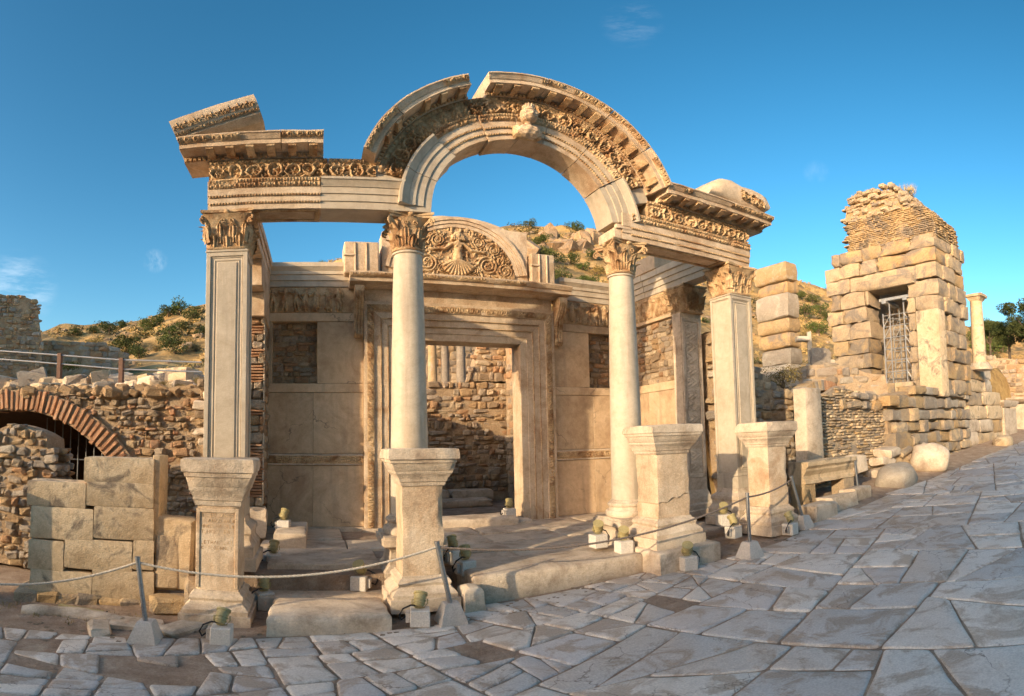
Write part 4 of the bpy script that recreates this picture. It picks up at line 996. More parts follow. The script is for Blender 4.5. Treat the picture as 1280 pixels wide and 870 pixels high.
# ------------------------------------------------------------------ four statue pedestals in front of the supports
def pedestal(x, yf, zb, ztop_base, zcap, ztop, hw, hd, label, seed, inscription=False, crack=None, capw=None, round_top=0.):
    cy = yf+hd; t = thing('statue_pedestal', label, 'pedestal', (x, cy, zb), 'statue pedestals before the temple')
    ch = ztop-zcap; bh = ztop_base-zb; cw = capw or .165
    k = 12
    def ring(z, d): return rect_ring(x, cy, z, hw+d, hd+d, k)
    base = [(0, .15), (.36, .15), (.37, .12), (.42, .12), (.50, .125), (.58, .10), (.66, .06), (.72, .05), (.80, .065), (.88, .055), (.94, .02), (1., .012)]
    o = MB().loft([ring(zb+bh*z, d) for z, d in base]).rough(.016, 5, seed, 3).build('base', M['worn'], t, smooth=30)
    def wear(V):
        V = rough(V, .004, 5, seed+1); n = fbm(V, 3.2, seed+2, 3)
        ed = np.minimum(np.abs(np.abs(V[:, 0]-x)-hw), np.abs(np.abs(V[:, 1]-cy)-hd))
        cor = np.clip(1-np.abs(np.abs(V[:, 0]-x)-hw)/.06, 0, 1)*np.clip(1-np.abs(np.abs(V[:, 1]-cy)-hd)/.06, 0, 1)
        kf = (cor*np.clip(n-.46, 0, 1)*.42)[:, None]
        return V - np.concatenate([(V[:, :1]-x)*kf, (V[:, 1:2]-cy)*kf, 0*kf], 1)
    zz = np.linspace(ztop_base, zcap, 16)
    mb = MB()
    if crack is None: mb.loft([rect_ring(x, cy, z, hw, hd, 14) for z in zz]).xform(wear); die = mb.build('die', M['marble'], t, smooth=30)
    else:      # broken across and set together again
        def cz(V, s): return crack+.22*(V[:, 0]-x)+.02*np.sin(V[:, 0]*31)+s
        lo = MB().loft([rect_ring(x, cy, z, hw, hd, 14) for z in np.linspace(ztop_base, crack, 8)])
        def low(V): q = (V[:, 2]-ztop_base)/(crack-ztop_base); V = V.copy(); V[:, 2] = ztop_base+q*(cz(V, -.004)-ztop_base); V[:, 0] += .012*q; return wear(V)
        lo.xform(low); die = lo.build('die', M['marble'], t, smooth=30)
        hi = MB().loft([rect_ring(x, cy, z, hw, hd, 14) for z in np.linspace(crack, zcap, 10)])
        def high(V): q = (V[:, 2]-crack)/(zcap-crack); V = V.copy(); V[:, 2] = cz(V, .004)+q*(zcap-cz(V, .004)); V[:, 1] -= .012*(1-q); return wear(V)
        hi.xform(high).build('die', M['marble'], t, smooth=30)
    cap = [(0, .012), (.05, .02), (.10, .02), (.12, .035), (.20, .04), (.30, .07), (.34, .085), (.40, .09), (.42, .10), (.56, .125), (.60, .13), (.62, .145), (.70, .15), (.72, cw-.003), (.86, cw), (.98, cw-.005), (1., cw-.03)]
    cb = MB().loft([ring(zcap+.002+ch*z, d) for z, d in cap])
    def chip(V):
        V = rough(V, .005, 6, seed+5); n = fbm(V, 4., seed+6, 3); q = (V[:, 2]-zcap)/ch
        cor = np.clip(1-np.abs(np.abs(V[:, 0]-x)-(hw+.12))/.11, 0, 1)*np.clip(1-np.abs(np.abs(V[:, 1]-cy)-(hd+.12))/.11, 0, 1)
        kf = (np.clip(n-.45, 0, 1)*.9*cor*q)[:, None]
        V = V - np.concatenate([(V[:, :1]-x)*kf, (V[:, 1:2]-cy)*kf, 0*kf], 1)
        if round_top: V[:, 2] -= np.clip((fbm(V, 2.5, seed+8)-.45), 0, 1)*round_top*np.clip((q-.75)*4, 0, 1)
        return V
    cb.xform(chip).build('cap', M['worn'], t, smooth=30)
    if inscription:       # sunken field with worn lines of cut lettering
        mb = MB()
        for (a0, a1, z0, z1) in ((-hw+.004, -hw+.045, ztop_base+.03, zcap-.03), (hw-.045, hw-.004, ztop_base+.03, zcap-.03), (-hw+.045, hw-.045, zcap-.075, zcap-.03)): mb.cbox(x+a0, x+a1, yf-.012, yf+.01, z0, z1, .004)
        mb.rough(.003, 8, 3).build('field_frame', M['marble'], die)
        rs = random.Random(4); mb = MB(); z = zcap-.125; row = 0
        while z > ztop_base+.45 and row < 7:
            u = -hw+.06
            while u < hw-.07:
                wd = rs.uniform(.018, .030); hh = .036
                if rs.random() < .9 and row not in (4,):
                    st = rs.choice('ILTEAHOKN')
                    def bar(ax, az_, bx, bz): mb.tube([(x+u+ax*wd, yf-.001, z+az_*hh), (x+u+bx*wd, yf-.001, z+bz*hh)], .0032, 4)
                    for sg in {'I': ['0010'], 'L': ['0001', '0010'], 'T': ['a0a1', '0111'], 'E': ['0001', '0010', '0111', '0a1a'], 'A': ['00a1', 'a110'], 'H': ['0001', '1011', '0a1a'], 'O': ['0a a1'.replace(' ', ''), 'a11a', '1aa0', 'a00a'], 'K': ['0001', '0a11', '0a10'], 'N': ['0001', '0110', '1011']}[st]:
                        q = [.5 if c == 'a' else float(c) for c in sg]; bar(*q)
                u += wd+.012
            z -= .062; row += 1
        mb.build('inscription', M['carved'], die, kind='stuff')
    return t
pedestal(-3.955, -1.10, -.09, .32, 1.30, 1.83, .24, .24, 'statue pedestal with inscribed front beside the ashlar block wall', 101, True, capw=.17, round_top=.10)
pedestal(-1.70, -1.09, .10, .50, 1.53, 1.95, .235, .235, 'plain reddish stained statue pedestal in front of the column by the rounded kerb stone', 102, capw=.175, round_top=.04)
pedestal(1.70, -1.09, .49, .90, 1.785, 2.19, .275, .25, 'statue pedestal cracked across its shaft and mended, beside the long worn step', 103, crack=1.16, capw=.165, round_top=.16)
pedestal(3.90, -1.09, .33, .79, 1.79, 2.20, .235, .235, 'sharp edged statue pedestal before the panelled pillar near the moulded marble bench', 104, capw=.15)

# ------------------------------------------------------------------ street: irregular marble slabs laid in dirt
def cut(poly, p, n):
    A, B = [], []
    for i in range(len(poly)):
        a, b = poly[i], poly[(i+1) % len(poly)]
        da, db = (a[0]-p[0])*n[0]+(a[1]-p[1])*n[1], (b[0]-p[0])*n[0]+(b[1]-p[1])*n[1]
        (A if da >= 0 else B).append(a)
        if da*db < 0:
            t = da/(da-db); q = (a[0]+(b[0]-a[0])*t, a[1]+(b[1]-a[1])*t); A.append(q); B.append(q)
    return A, B
def area(p): return abs(sum(p[i-1][0]*p[i][1]-p[i][0]*p[i-1][1] for i in range(len(p))))/2
rs = random.Random(22)
def want(c):
    x, y = c
    if x < -1.0 and y > -3.3: return .13
    if y > -2.0 and x < 3.2: return .16
    if y > -2.6 and x < 1.5: return .30
    if x > 8: return .8
    return .62
polys = []
def split(p, k_=None, lev=0):
    a = area(p); c = (sum(q[0] for q in p)/len(p), sum(q[1] for q in p)/len(p)); w_ = want(c)
    if (a < w_*1.15) or (a < w_*2.6 and rs.random() < .30): polys.append(p); return
    th = R(14)  # rows run slightly askew to the street
    ax = ((math.cos(th), math.sin(th)), (-math.sin(th), math.cos(th)))
    ext = [max(q[0]*d[0]+q[1]*d[1] for q in p)-min(q[0]*d[0]+q[1]*d[1] for q in p) for d in ax]
    k = 0 if ext[0] > ext[1]*1.15 else 1
    an = math.atan2(ax[k][1], ax[k][0])+R(rs.gauss(0, 6 if a > 2 else 11))
    lo = min(q[0]*math.cos(an)+q[1]*math.sin(an) for q in p); hi = max(q[0]*math.cos(an)+q[1]*math.sin(an) for q in p)
    m = lo+(hi-lo)*rs.uniform(.38, .62)
    A, B = cut(p, (m*math.cos(an), m*math.sin(an)), (math.cos(an), math.sin(an)))
    if len(A) < 3 or len(B) < 3: polys.append(p); return
    split(A, None, lev+1); split(B, None, lev+1)
split([(-13, -10.5), (36, -10.5), (36, -.45), (9, -.60), (5.2, -1.02), (3.4, -1.50), (2.3, -1.45), (1.1, -1.05), (-1.25, -1.10), (-1.55, -1.52), (-3.2, -1.58), (-4.6, -1.72), (-6.5, -2.05), (-13, -2.6)])
def street_z(x): return street(x)
MBs = MB(); xs = np.linspace(-40, 60, 160); ys = np.concatenate([np.linspace(-11.5, -2.5, 50), np.linspace(-2.4, 3.2, 40)])
V = np.array([(x, y, street(min(max(x, -25), 45))-.016) for x in xs for y in ys]); V[:, 2] += (fbm(V, 1.4, 3, 4)-.5)*.026
V[:, 2] += np.clip((V[:, 1]+1.6)/1.2, 0, 1)*.06*(V[:, 0] < -4.4) + np.clip((V[:, 1]+1.2)/2, 0, 1)*.25*(V[:, 0] > 4.7)
street_o = tag(MBs.grid(V, len(xs), len(ys)).build('street', M['dirt'], smooth=60), kind='structure')
info = []
for p in polys:
    c = np.mean(p, 0); a = area(p)
    if a < .012: continue
    gap = .004+.007*rs.random()
    if a < .2 and rs.random() < .07: continue
    # extra break: some slabs have cracked into two or three pieces that stayed in place
    pieces = [p]
    if a > .12 and rs.random() < (.55 if (c[0] < 1.5 and c[1] > -3.4) else .22):
        an = rs.uniform(0, PI); A, B = cut(p, (c[0]+rs.uniform(-.1, .1), c[1]+rs.uniform(-.1, .1)), (math.cos(an), math.sin(an)))
        if min(area(A), area(B)) > .025: pieces = [A, B]
    for pp in pieces:
        c = np.mean(pp, 0); a = area(pp); g = gap if len(pieces) == 1 else gap*.45
        P = [np.array(q, float) for q in pp]; q2 = []
        cc = .16 if len(pieces) == 1 else .07
        for i in range(len(P)):          # worn, rounded corners
            pv, cu, nx = P[i-1], P[i], P[(i+1) % len(P)]
            l0, l1 = np.linalg.norm(pv-cu), np.linalg.norm(nx-cu)
            if min(l0, l1) < .05: q2.append(cu); continue
            r0, r1 = min(cc*l0, .06*rs.uniform(.3, 1.4)), min(cc*l1, .06*rs.uniform(.3, 1.4))
            e0, e1 = cu+(pv-cu)/l0*r0, cu+(nx-cu)/l1*r1; q2 += [e0, (e0+e1)/4+cu/2, e1]
        pts = []
        for i in range(len(q2)):
            q0, q1 = q2[i], q2[(i+1) % len(q2)]; L_ = np.linalg.norm(q1-q0)
            m = max(1, min(5, int(L_/.2)))
            for j in range(m): pts.append(q0+(q1-q0)*j/m)
        pts = np.array(pts); d = pts-c; ln = np.linalg.norm(d, axis=1, keepdims=True)
        wob = np.array([[rs.uniform(0, 1)**2] for _ in pts])*min(.018, .05*math.sqrt(a))
        pts = c + d*(1-np.minimum(.6, (g*1.1+wob)/np.maximum(ln, .03)))
        info.append((c, a, pts))
def vis(c, a):
    r = math.hypot(c[0]-CAM[0], c[1]-CAM[1]); d = np.array([c[0], c[1], street(c[0])])-CAM
    f_, r_ = d@fv, d@c_r
    return a/(r*r)*(2/r) if abs(math.atan2(r_, f_)) < 1.0 else 0
info.sort(key=lambda q: -vis(q[0], q[1])); rest = MB()
for k, (c, a, pts) in enumerate(info):
    z = street(c[0])+rs.uniform(-.007, .010); tx, ty = rs.uniform(-.009, .009)+SLOPE, rs.uniform(-.009, .009); n = len(pts)
    def zz(P, o): return np.c_[P, z+(P[:, 0]-c[0])*tx+(P[:, 1]-c[1])*ty+o]
    d = pts-c; ln = np.linalg.norm(d, axis=1, keepdims=True)
    r1 = c+d*(1-.012/np.maximum(ln, .04)); r2 = c+d*(1-.04/np.maximum(ln, .09))
    mb = MB() if k < 296 else rest
    mb.loft([zz(pts, -.07), zz(pts, -.018), zz(r1, -.004), zz(r2, 0)], False, True)
    if k < 296: mb.build('paving_slab', M['paving'], street_o, smooth=50)
rest.build('far_paving', M['paving'], street_o, smooth=50, kind='stuff')
# loose chips and pebbles in the dirt along the edge
mb = MB()
for k in range(1100):
    x = rs.uniform(-8, 9); y = np.interp(x, [-8, -4.6, -3.2, -1.5, 1.1, 3.2, 5.2, 9], [-2.4, -1.95, -1.72, -1.6, -1.1, -1.65, -1.0, -.6])+rs.uniform(-.12, .5)
    s = rs.choice((.008, .012, .02, .035)); V, F = POOLV[rs.randrange(14)]
    mb.add(V*np.array([s*1.6, s*1.2, s])+np.array([x, y, street(x)-.03+s*.3]), F)
tag(mb.build('gravel', M['rubble']), 'small stone chips and grit strewn along the edge of the paving', 'gravel', kind='stuff')

# ------------------------------------------------------------------ spotlights on whitewashed blocks
def spotlight(head_rot=(.5, 0), tilt=35):
    t = thing('spotlight', 'x', 'spotlight', (0, 0, 0), 'ground spotlights around the temple')
    MB().cbox(-.10, .10, -.10, .10, 0, .19, .008).rough(.003, 9, 3).build('block', M['boxpaint'], t, origin=(0, 0, 0))
    MB().cbox(-.145, -.10, -.05, .06, .04, .16, .006).build('junction_box', M['concrete'], t, origin=(0, 0, 0))
    h = MB(); n = 20
    prof = [(-.085, .0), (-.085, .040), (-.075, .052), (-.055, .056), (-.052, .064), (-.042, .064), (-.039, .057), (-.02, .059), (-.017, .067), (-.007, .067), (-.004, .060), (.05, .064), (.053, .074), (.075, .074), (.075, .062)]
    h.loft([[(r_*math.cos(2*PI*i/n), r_*math.sin(2*PI*i/n), z) for i in range(n)] for z, r_ in prof[1:]])
    E_ = np.array(Euler((R(-tilt), R(12), 0)).to_matrix())
    T = lambda V: V@E_.T+np.array([0, 0, .295])
    ho = h.xform(T).build('lamp_head', M['khaki'], t, smooth=40, origin=(0, 0, 0))
    MB().loft([[(.060*math.cos(2*PI*i/n), .060*math.sin(2*PI*i/n), z) for i in range(n)] for z in (.066, .072)]).xform(T).build('lens', M['lens'], ho, origin=(0, 0, 0))
    b = MB(); b.tube([(-.078, 0, .30), (-.08, 0, .25), (-.045, 0, .20), (0, 0, .195), (.045, 0, .20), (.08, 0, .25), (.078, 0, .30)], .007, 6); b.build('bracket', M['khaki'], t, origin=(0, 0, 0))
    c = MB(); c.tube([(-.145, .0, .10), (-.19, -.03, .07), (-.21, -.05, .13), (-.17, -.07, .21), (-.09, -.07, .25), (-.02, -.05, .24)], .010, 6); c.build('cable', M['black'], t, smooth=60, origin=(0, 0, 0))
    return t
proto = spotlight()
SP = [((277, 803), None, 0, 'in front of the inscribed pedestal'), ((330, 757), -.45, 25, 'between the inscribed pedestal and the rounded kerb stone'),
      ((525, 781), None, -10, 'in front of the reddish stained pedestal'), ((342, 708), .55, 10, 'on the left bay step below the stone bench'),
      ((355, 664), 1.95, -8, 'standing on the stone bench against the porch wall'), ((450, 737), -.28, 160, 'on the lower left bay step'),
      ((582, 718), -.52, 15, 'on the long step beside the reddish pedestal'), ((566, 704), -.10, 30, 'half hidden behind the reddish pedestal'),
      ((637, 647), 3.0, 0, 'on the doorway threshold'), ((748, 684), -.42, 180, 'on the long step left of the column base'),
      ((780, 692), -.75, 175, 'on the long step touching the cracked pedestal'), ((860, 712), None, 170, 'on the street in front of the cracked pedestal'),
      ((905, 657), -.55, 165, 'at the foot of the panelled pillar'), ((917, 672), -.85, 10, 'left of the sharp edged pedestal behind a rope post'),
      ((988, 668), None, 10, 'right of the sharp edged pedestal')]
for k, ((x, y), Y, rot, where) in enumerate(SP):
    p = on_street(x, y) if Y is None else at_y(x, y, Y)
    o = proto if k == 0 else dup(proto, p, R(rot))
    if k == 0: o.location = p; o.rotation_euler = (0, 0, R(rot)); W[o.name] = p
    o['label'] = 'khaki spotlight on a whitewashed block ' + where
# ------------------------------------------------------------------ rope posts and ropes
def post(p, top, label, seed):
    t = thing('rope_post', label, 'post', p, 'rope posts along the street edge'); x, y, z = p
    zb = z-.02
    MB().loft([rect_ring(x, y, zb+q, s_, s_, 4) for q, s_ in ((0, .145), (.03, .145), (.22, .085), (.245, .075))]).rough(.012, 6, seed).build('stone_foot', M['concrete'], t, smooth=35)
    MB().tube([(x, y, zb+.2), tuple((np.array((x, y, zb+.2))+np.array(top))/2), tuple(top)], .026, 12).build('pole', M['steel'], t, smooth=50)
    MB().tube([tuple(np.array(top)-(np.array(top)-np.array((x, y, zb+.2)))*.02), tuple(np.array(top)+np.array([0, 0, .012]))], .029, 12).build('cap', M['steel'], t, smooth=50)
    return np.array(top)
PO = [((182, 800), (172, 697), 'steel rope post on a rough block in front of the ashlar wall'), ((564, 777), (546, 678), 'leaning steel rope post beside the reddish stained pedestal'),
      ((938, 696), (934, 617), 'upright steel rope post in front of the sharp edged pedestal'), ((1004, 660), (989, 596), 'leaning steel rope post right of the sharp edged pedestal'), ((1073, 622), (1068, 573), 'steel rope post in front of the moulded marble bench')]
tops = []
for k, (b, tp, lb) in enumerate(PO):
    p = on_street(*b); d = ray(*tp); tt = (p[1]-.0-CAM[1])/d[1]; q = CAM+d*tt
    tops.append(post(p, q, lb, k))
def rope(a, b, sag, label, mat, name='rope'):
    pts = [np.array(a)*(1-t)+np.array(b)*t-np.array([0, 0, sag*4*t*(1-t)]) for t in np.linspace(0, 1, 40)]
    mb = MB(); mb.tube(pts, .012, 8)
    # twisted strands
    for s in range(2):
        hp = []
        for i, t in enumerate(np.linspace(0, 1, 200)):
            p = np.array(a)*(1-t)+np.array(b)*t-np.array([0, 0, sag*4*t*(1-t)]); an = t*np.linalg.norm(np.array(b)-np.array(a))*70+s*PI
            hp.append(p+np.array([0, math.cos(an), math.sin(an)])*.009)
        mb.tube(hp, .0065, 5)
    tag(mb.build(name, mat, smooth=60), label, 'rope', 'barrier ropes')
dz = np.array([0, 0, -.05])
rope(at_y(-40, 726, -2.1), tops[0]+dz, .10, 'white barrier rope crossing in front of the ashlar block wall', M['rope'])
rope(tops[0]+dz, tops[1]+dz, .17, 'white barrier rope crossing the inscribed pedestal and left bay steps', M['rope'])
rope(tops[1]+dz, tops[2]+dz, .20, 'dark barrier rope hanging before the long step and cracked pedestal', M['darkrope'])
rope(tops[2]+dz, tops[3]+dz, .05, 'short dark barrier rope crossing the sharp edged pedestal', M['darkrope'])
# ------------------------------------------------------------------ left: wall of large ashlar blocks
a0, a1 = np.array([-6.5, -.93]), np.array([-4.76, -.60])
d_ = (a1-a0)/np.linalg.norm(a1-a0); n_ = np.array([d_[1], -d_[0]]); wang = math.atan2(d_[1], d_[0])
def u_of(x, y):     # pixel -> distance along the wall face
    r_ = ray(x, y); A = np.array([[r_[0], -d_[0]], [r_[1], -d_[1]]]); t, u = np.linalg.solve(A, a0-CAM[:2]); return u, CAM[2]+t*r_[2]
aw = thing('ashlar_wall', 'low wall of big weathered ashlar blocks left of the inscribed pedestal', 'wall', (a0[0], a0[1], -.1))
rows = [((750, 713), (36, 114, 192)), ((713, 675), (34, 79, 165, 192)), ((675, 634), (37, 116, 192)), ((634, 602), (33, 107, 192)), ((604, 572), (104, 192))]
for (yb_, yt_), xs_ in rows:
    for xa, xb in zip(xs_[:-1], xs_[1:]):
        ua, zb_ = u_of(xa, yb_); ub, _ = u_of(xb, yb_); zt_ = u_of((xa+xb)/2, yt_)[1]; zb_ = u_of((xa+xb)/2, yb_)[1]
        L_, H_ = ub-ua, zt_-zb_; c = a0+d_*(ua+ub)/2-n_*.27
        o = MB().loft([rect_ring(0, 0, z, L_/2-.004-q, .27-q*.6, 8) for z, q in ((.003, .012), (.02, 0), (H_*.5, 0), (H_-.02, 0), (H_-.004, .014))]).rough(.007, 5, int(xa+yb_), 3)
        E_ = np.array(Euler((0, 0, wang)).to_matrix()); o.xform(lambda V: V@E_.T+np.array([c[0], c[1], zb_])); o.build('block', M['ashlar'], aw, smooth=40)
u0, z0 = u_of(192, 640); c = a0+d_*(u0+.045)-n_*.25
MB().cbox(-.045, .045, -.2, .2, 0, 1.22, .01, .006).rough(.01, 5, 3).xform(lambda V: V+np.array([c[0], c[1], .62])).build('corner_strip', M['ashlar'], aw, smooth=30)
for k in range(7):
    u = .10+k*.27; p = a0+d_*u-n_*.22
    link_copy(POOL[k], 'footing_stone', (p[0], p[1], -.13), aw, (0, 0, wang), (.36, .56, .26), M['ochre'])
# fluted pilaster fragment standing beside it
p = at_y(217, 740, -.55); q = at_y(218, 648, -.55)
fg = MB(); fg.cbox(p[0]-.25, p[0]+.22, -.55, -.3, p[2]+.02, q[2], .03, .02); fg.cbox(p[0]-.24, p[0]+.06, -.575, -.52, p[2]+.05, q[2]-.22, .02, .01)
tag(fg.rough(.03, 4, 8, 3).build('pilaster_fragment', M['ashlar'], smooth=40), 'broken pilaster slab wedged between ashlar wall and inscribed pedestal', 'stone fragment')
for k, (x, y, w_, h, lb) in enumerate(((215, 760, .5, .22, 'rough ochre footing stone under the broken pilaster slab'), (243, 745, .22, .34, 'rounded upright stone against the inscribed pedestal'))):
    p = at_y(x, y, -.75); tag(link_copy(POOL[k+3], 'footing_stone', (p[0], p[1], p[2]+.06), None, (0, 0, .2), (w_, .4, h), M['ochre']), lb, 'stone')
# long marble kerb fragment lying in the dirt
pa, pb = on_street(28, 765), on_street(152, 780)
pts = [pa*(1-t)+pb*t+np.array([0, .12*math.sin(PI*t), .02]) for t in np.linspace(0, 1, 14)]
tag(MB().tube(pts, np.array([.06]+[.085]*12+[.06]), 10).rough(.016, 6, 5).build('kerb_fragment', M['worn'], smooth=50), 'long curved marble kerb fragment lying in dirt before the ashlar wall', 'kerb stone')
for k, (x, y, s_) in enumerate(((165, 785, .42), (225, 790, .36), (120, 790, .3))):
    p = on_street(x, y); tag(link_copy(POOL[k+5], 'flat_stone', (p[0], p[1]+.1, p[2]+.0), None, (0, 0, k), (s_*1.5, s_*.8, .12), M['worn']), ['flat pale stone at the foot of the rope post by the ashlar wall', 'flat stone lapping the base of the inscribed pedestal', 'flat stone in the dirt below the curved kerb fragment'][k], 'stone')
# floodlight strip lying by the wall
p = at_y(100, 764, -1.05); st = thing('lamp_bar', 'thin yellowish lamp bar with black cable under the ashlar wall', 'lamp', p)
MB().cbox(p[0]-.28, p[0]+.3, p[1]-.03, p[1]+.03, p[2]-.01, p[2]+.05, .006).build('housing', M['khaki'], st)
MB().tube([p+np.array(q) for q in ((.3, 0, .02), (.36, -.03, .06), (.3, -.08, -.0), (.42, -.06, -.03), (.5, 0, .04))], .008, 6).build('cable', M['black'], st)

# ------------------------------------------------------------------ brick vault and rubble walls behind
VY, VX, VZ, RO, RI = 2.0, -8.52, -.08, 3.04, 2.63
vault = thing('brick_vault', 'ruined vault with a ring of red bricks and dark barred opening', 'vault', (VX, VY, 0))
bm_ = []
for k in range(4):
    V, F = chamfer(.06, .05, .10); V = V + RNG.uniform(-.03, .03, V.shape); me = bpy.data.meshes.new('brick'); me.from_pydata(V.tolist(), [], F); me.materials.append(M['brick']); bm_.append(me)
a = 118.
while a > 30:
    t = R(a); rr = (RO+RI)/2+random.uniform(-.03, .03)
    link_copy(bm_[random.randrange(4)], 'brick', (VX+rr*math.cos(t), VY+.2+random.uniform(-.015, .015), VZ+rr*math.sin(t)), vault, (0, -t, 0), ((RO-RI)*random.uniform(.82, 1.04), .42, random.uniform(.062, .088)), M['brick']); a -= 2.42+random.uniform(-.12, .12)
mb = MB(); mb.sweep([(VY+.03, RI+.01), (VY+.03, RO-.01), (VY+.4, RO-.01), (VY+.4, RI+.01)], np.linspace(R(125), R(28), 50), lambda s, y, r_: (VX+r_*math.cos(s), y, VZ+r_*math.sin(s))); mb.rough(.008, 6, 3).build('mortar_ring', M['mortar'], vault)
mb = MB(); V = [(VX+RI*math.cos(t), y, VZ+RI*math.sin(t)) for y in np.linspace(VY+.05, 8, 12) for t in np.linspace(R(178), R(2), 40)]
mb.grid(V, 12, 40, flip=True); mb.build('barrel', M['vault_shade'], vault, smooth=60)
MB().box(VX-2.8, VX+2.8, 8, 8.2, -.3, 3).build('end_wall', M['vault_shade'], vault)
gr = thing('iron_grille', 'dark iron bar grille inside the brick vault', 'grille', (VX, 3.1, 0))
for k in range(9):
    p = at_y(58+k*10, 560, 3.1); MB().tube([(p[0], 3.1, .3), (p[0], 3.1, 2.45)], .014, 6).build('bar', M['steel'], gr)
for z in (.9, 1.6): MB().tube([(at_y(54, 560, 3.1)[0], 3.1, z), (at_y(142, 560, 3.1)[0], 3.1, z)], .012, 6).build('rail', M['steel'], gr)
# rubble spandrel wall to the right of the arch
rw = thing('rubble_wall', 'reddish rubble masonry wall between the brick vault and the temple', 'wall', (-5.5, VY, 0))
disc = [(VX+8.9+(RO+.02)*math.cos(t), VZ+.1+(RO+.02)*math.sin(t)) for t in np.linspace(0, 2*PI, 60)]
fr = WallFrame((-8.9, VY+.10, -.1), (1, 0), (0, -1))
arcp = [(VX+8.9+(RO-.05)*math.cos(t), VZ+.1+(RO-.05)*math.sin(t)) for t in np.linspace(R(92), R(5), 24)]
poly = [(.2, 3.25), (1.6, 3.16), (3.2, 3.05), (4.0, 3.22), (4.62, 3.3), (4.62, 0), (3.45, 0)]
core(fr, [(.2, 3.05), (1.6, 2.96), (3.2, 2.88), (4.0, 3.08), (4.62, 3.2)] + [(4.62, 0)] + arcp[::-1], .5, rw, seed=3, res=.1)
rubble(fr, [(3.45, 0), (4.05, 0), (4.05, 2.85), (3.2, 2.86), (1.6, 2.94), (.2, 3.04), (.2, 2.9)], rw, (.06, .14), (.09, .24), .16, .055, seed=31, holes=(disc,), jitter=14, limit=280, mats=[M['rubble']]*5+[M['brick'], M['ochre']])
rubble(WallFrame((-8.9, VY-.05, -.1), (1, 0), (0, -1)), [(4.02, 0), (4.62, 0), (4.62, 3.3), (4.02, 3.2)], rw, (.10, .2), (.16, .34), .2, .05, seed=32, jitter=6, limit=60, mats=[M['rubble'], M['ochre'], M['worn']])
# nearer broken wall end at the left edge
nw = thing('rubble_wall', 'broken end of a grey rubble wall in front of the brick vault', 'wall', (-7.4, .6, 0))
fr = WallFrame((-8.6, .6, -.15), (1, 0), (0, -1))
pl = [(0, 0), (1.78, 0), (1.75, 1.5), (1.62, 2.15), (1.3, 2.30), (.9, 2.38), (.4, 2.2), (0, 2.2)]
core(fr, pl, .6, nw, seed=5); rubble(fr, pl, nw, (.08, .17), (.10, .30), .24, .06, seed=33, jitter=13, limit=200, mats=[M['rubble'], M['lichen'], M['lichen']])
rubble(WallFrame((-6.85, .62, -.15), (0, 1), (1, 0)), [(0, .1), (.6, .1), (.6, 2.0), (0, 2.0)], nw, (.08, .17), (.1, .28), .2, .05, seed=34, limit=90, jitter=13, mats=[M['rubble'], M['lichen']])
lw = thing('rubble_wall', 'low course of rubble stones between the broken wall end and ashlar wall', 'wall', (-6.3, .75, 0))
fr = WallFrame((-6.85, .75, -.1), (1, 0), (0, -1)); pl = [(0, 0), (1.6, 0), (1.6, 1.25), (.8, 1.4), (0, 1.35)]
core(fr, pl, .4, lw, seed=6); rubble(fr, pl, lw, (.10, .18), (.16, .34), .22, .05, seed=35, limit=70)
# unseen block added outside the frame so its shade falls on the ashlar wall
tag(MB().cbox(-7.7, -6.97, -1.34, -1.18, -.2, 1.45, .03, .02).rough(.02, 4, 4).build('shade_block', M['ashlar'], smooth=40), 'unseen short squared block added to shade the left end of the ashlar wall', 'pillar')

# ------------------------------------------------------------------ terrace above the vault, with fallen blocks and a railing
def terr(Y): return 2.84+.115*max(0, Y-2)
xs = np.linspace(-20, -4.25, 60); ys = np.linspace(2.08, 13, 44)
V = np.array([(x, y, terr(y)) for x in xs for y in ys]); V[:, 2] += (fbm(V, .9, 5, 4)-.5)*.25
tag(MB().grid(V, 60, 44).build('terrace', M['dirt'], smooth=60), kind='structure')
BL = [(10, 468, 22, 14), (42, 466, 30, 20), (62, 474, 20, 12), (92, 476, 27, 14), (110, 468, 20, 10), (126, 471, 22, 18), (150, 474, 26, 16), (166, 470, 18, 13), (182, 458, 26, 14), (186, 481, 24, 12), (203, 461, 24, 15), (224, 474, 40, 19), (243, 461, 22, 14), (30, 481, 26, 10), (77, 463, 18, 10), (138, 462, 20, 10), (216, 456, 24, 12), (101, 487, 26, 8), (128, 488, 26, 8), (6, 457, 18, 10), (58, 487, 30, 8), (160, 461, 18, 9)]
_r = random.Random(2)
for k in range(64): BL.append((_r.uniform(-5, 256), _r.uniform(455, 488), _r.uniform(12, 27), _r.uniform(8, 15)))
LB = ['pale', 'grey', 'tan']; used = {}
for k, (x, y, w_, h) in enumerate(BL):
    d = ray(x, y+h/2); Y = 3.2
    for _ in range(30):
        t = (Y-CAM[1])/d[1]; z = CAM[2]+t*d[2]; Y += (z-terr(Y))*2.0; Y = min(max(Y, 2.4), 9)
    t = (Y-CAM[1])/d[1]; p = CAM+t*d; r_ = math.hypot(p[0]-CAM[0], p[1]-CAM[1]); mt = [M['worn'], M['lichen'], M['ashlar']][k % 3]; w_, h = (w_*1.15, h*1.2) if k < 22 else (w_, h)
    o = link_copy((SQ+POOL)[(k*7) % 24], 'fallen_block', (p[0], p[1], terr(p[1])+h/px(r_)*(.52 if k < 22 else .42)+(.03 if k < 22 else 0)), None, (R(random.uniform(-9, 9)), R(random.uniform(-14, 14)), random.uniform(-.6, .6)), (w_/px(r_), w_/px(r_)*random.uniform(.6, 1), h/px(r_)), mt)
    tag(o, 'fallen %s stone block among the rubble blocks on the terrace above the brick vault' % LB[k % 3], 'stone block', 'fallen %s blocks on the vault terrace' % LB[k % 3])
mb = MB()
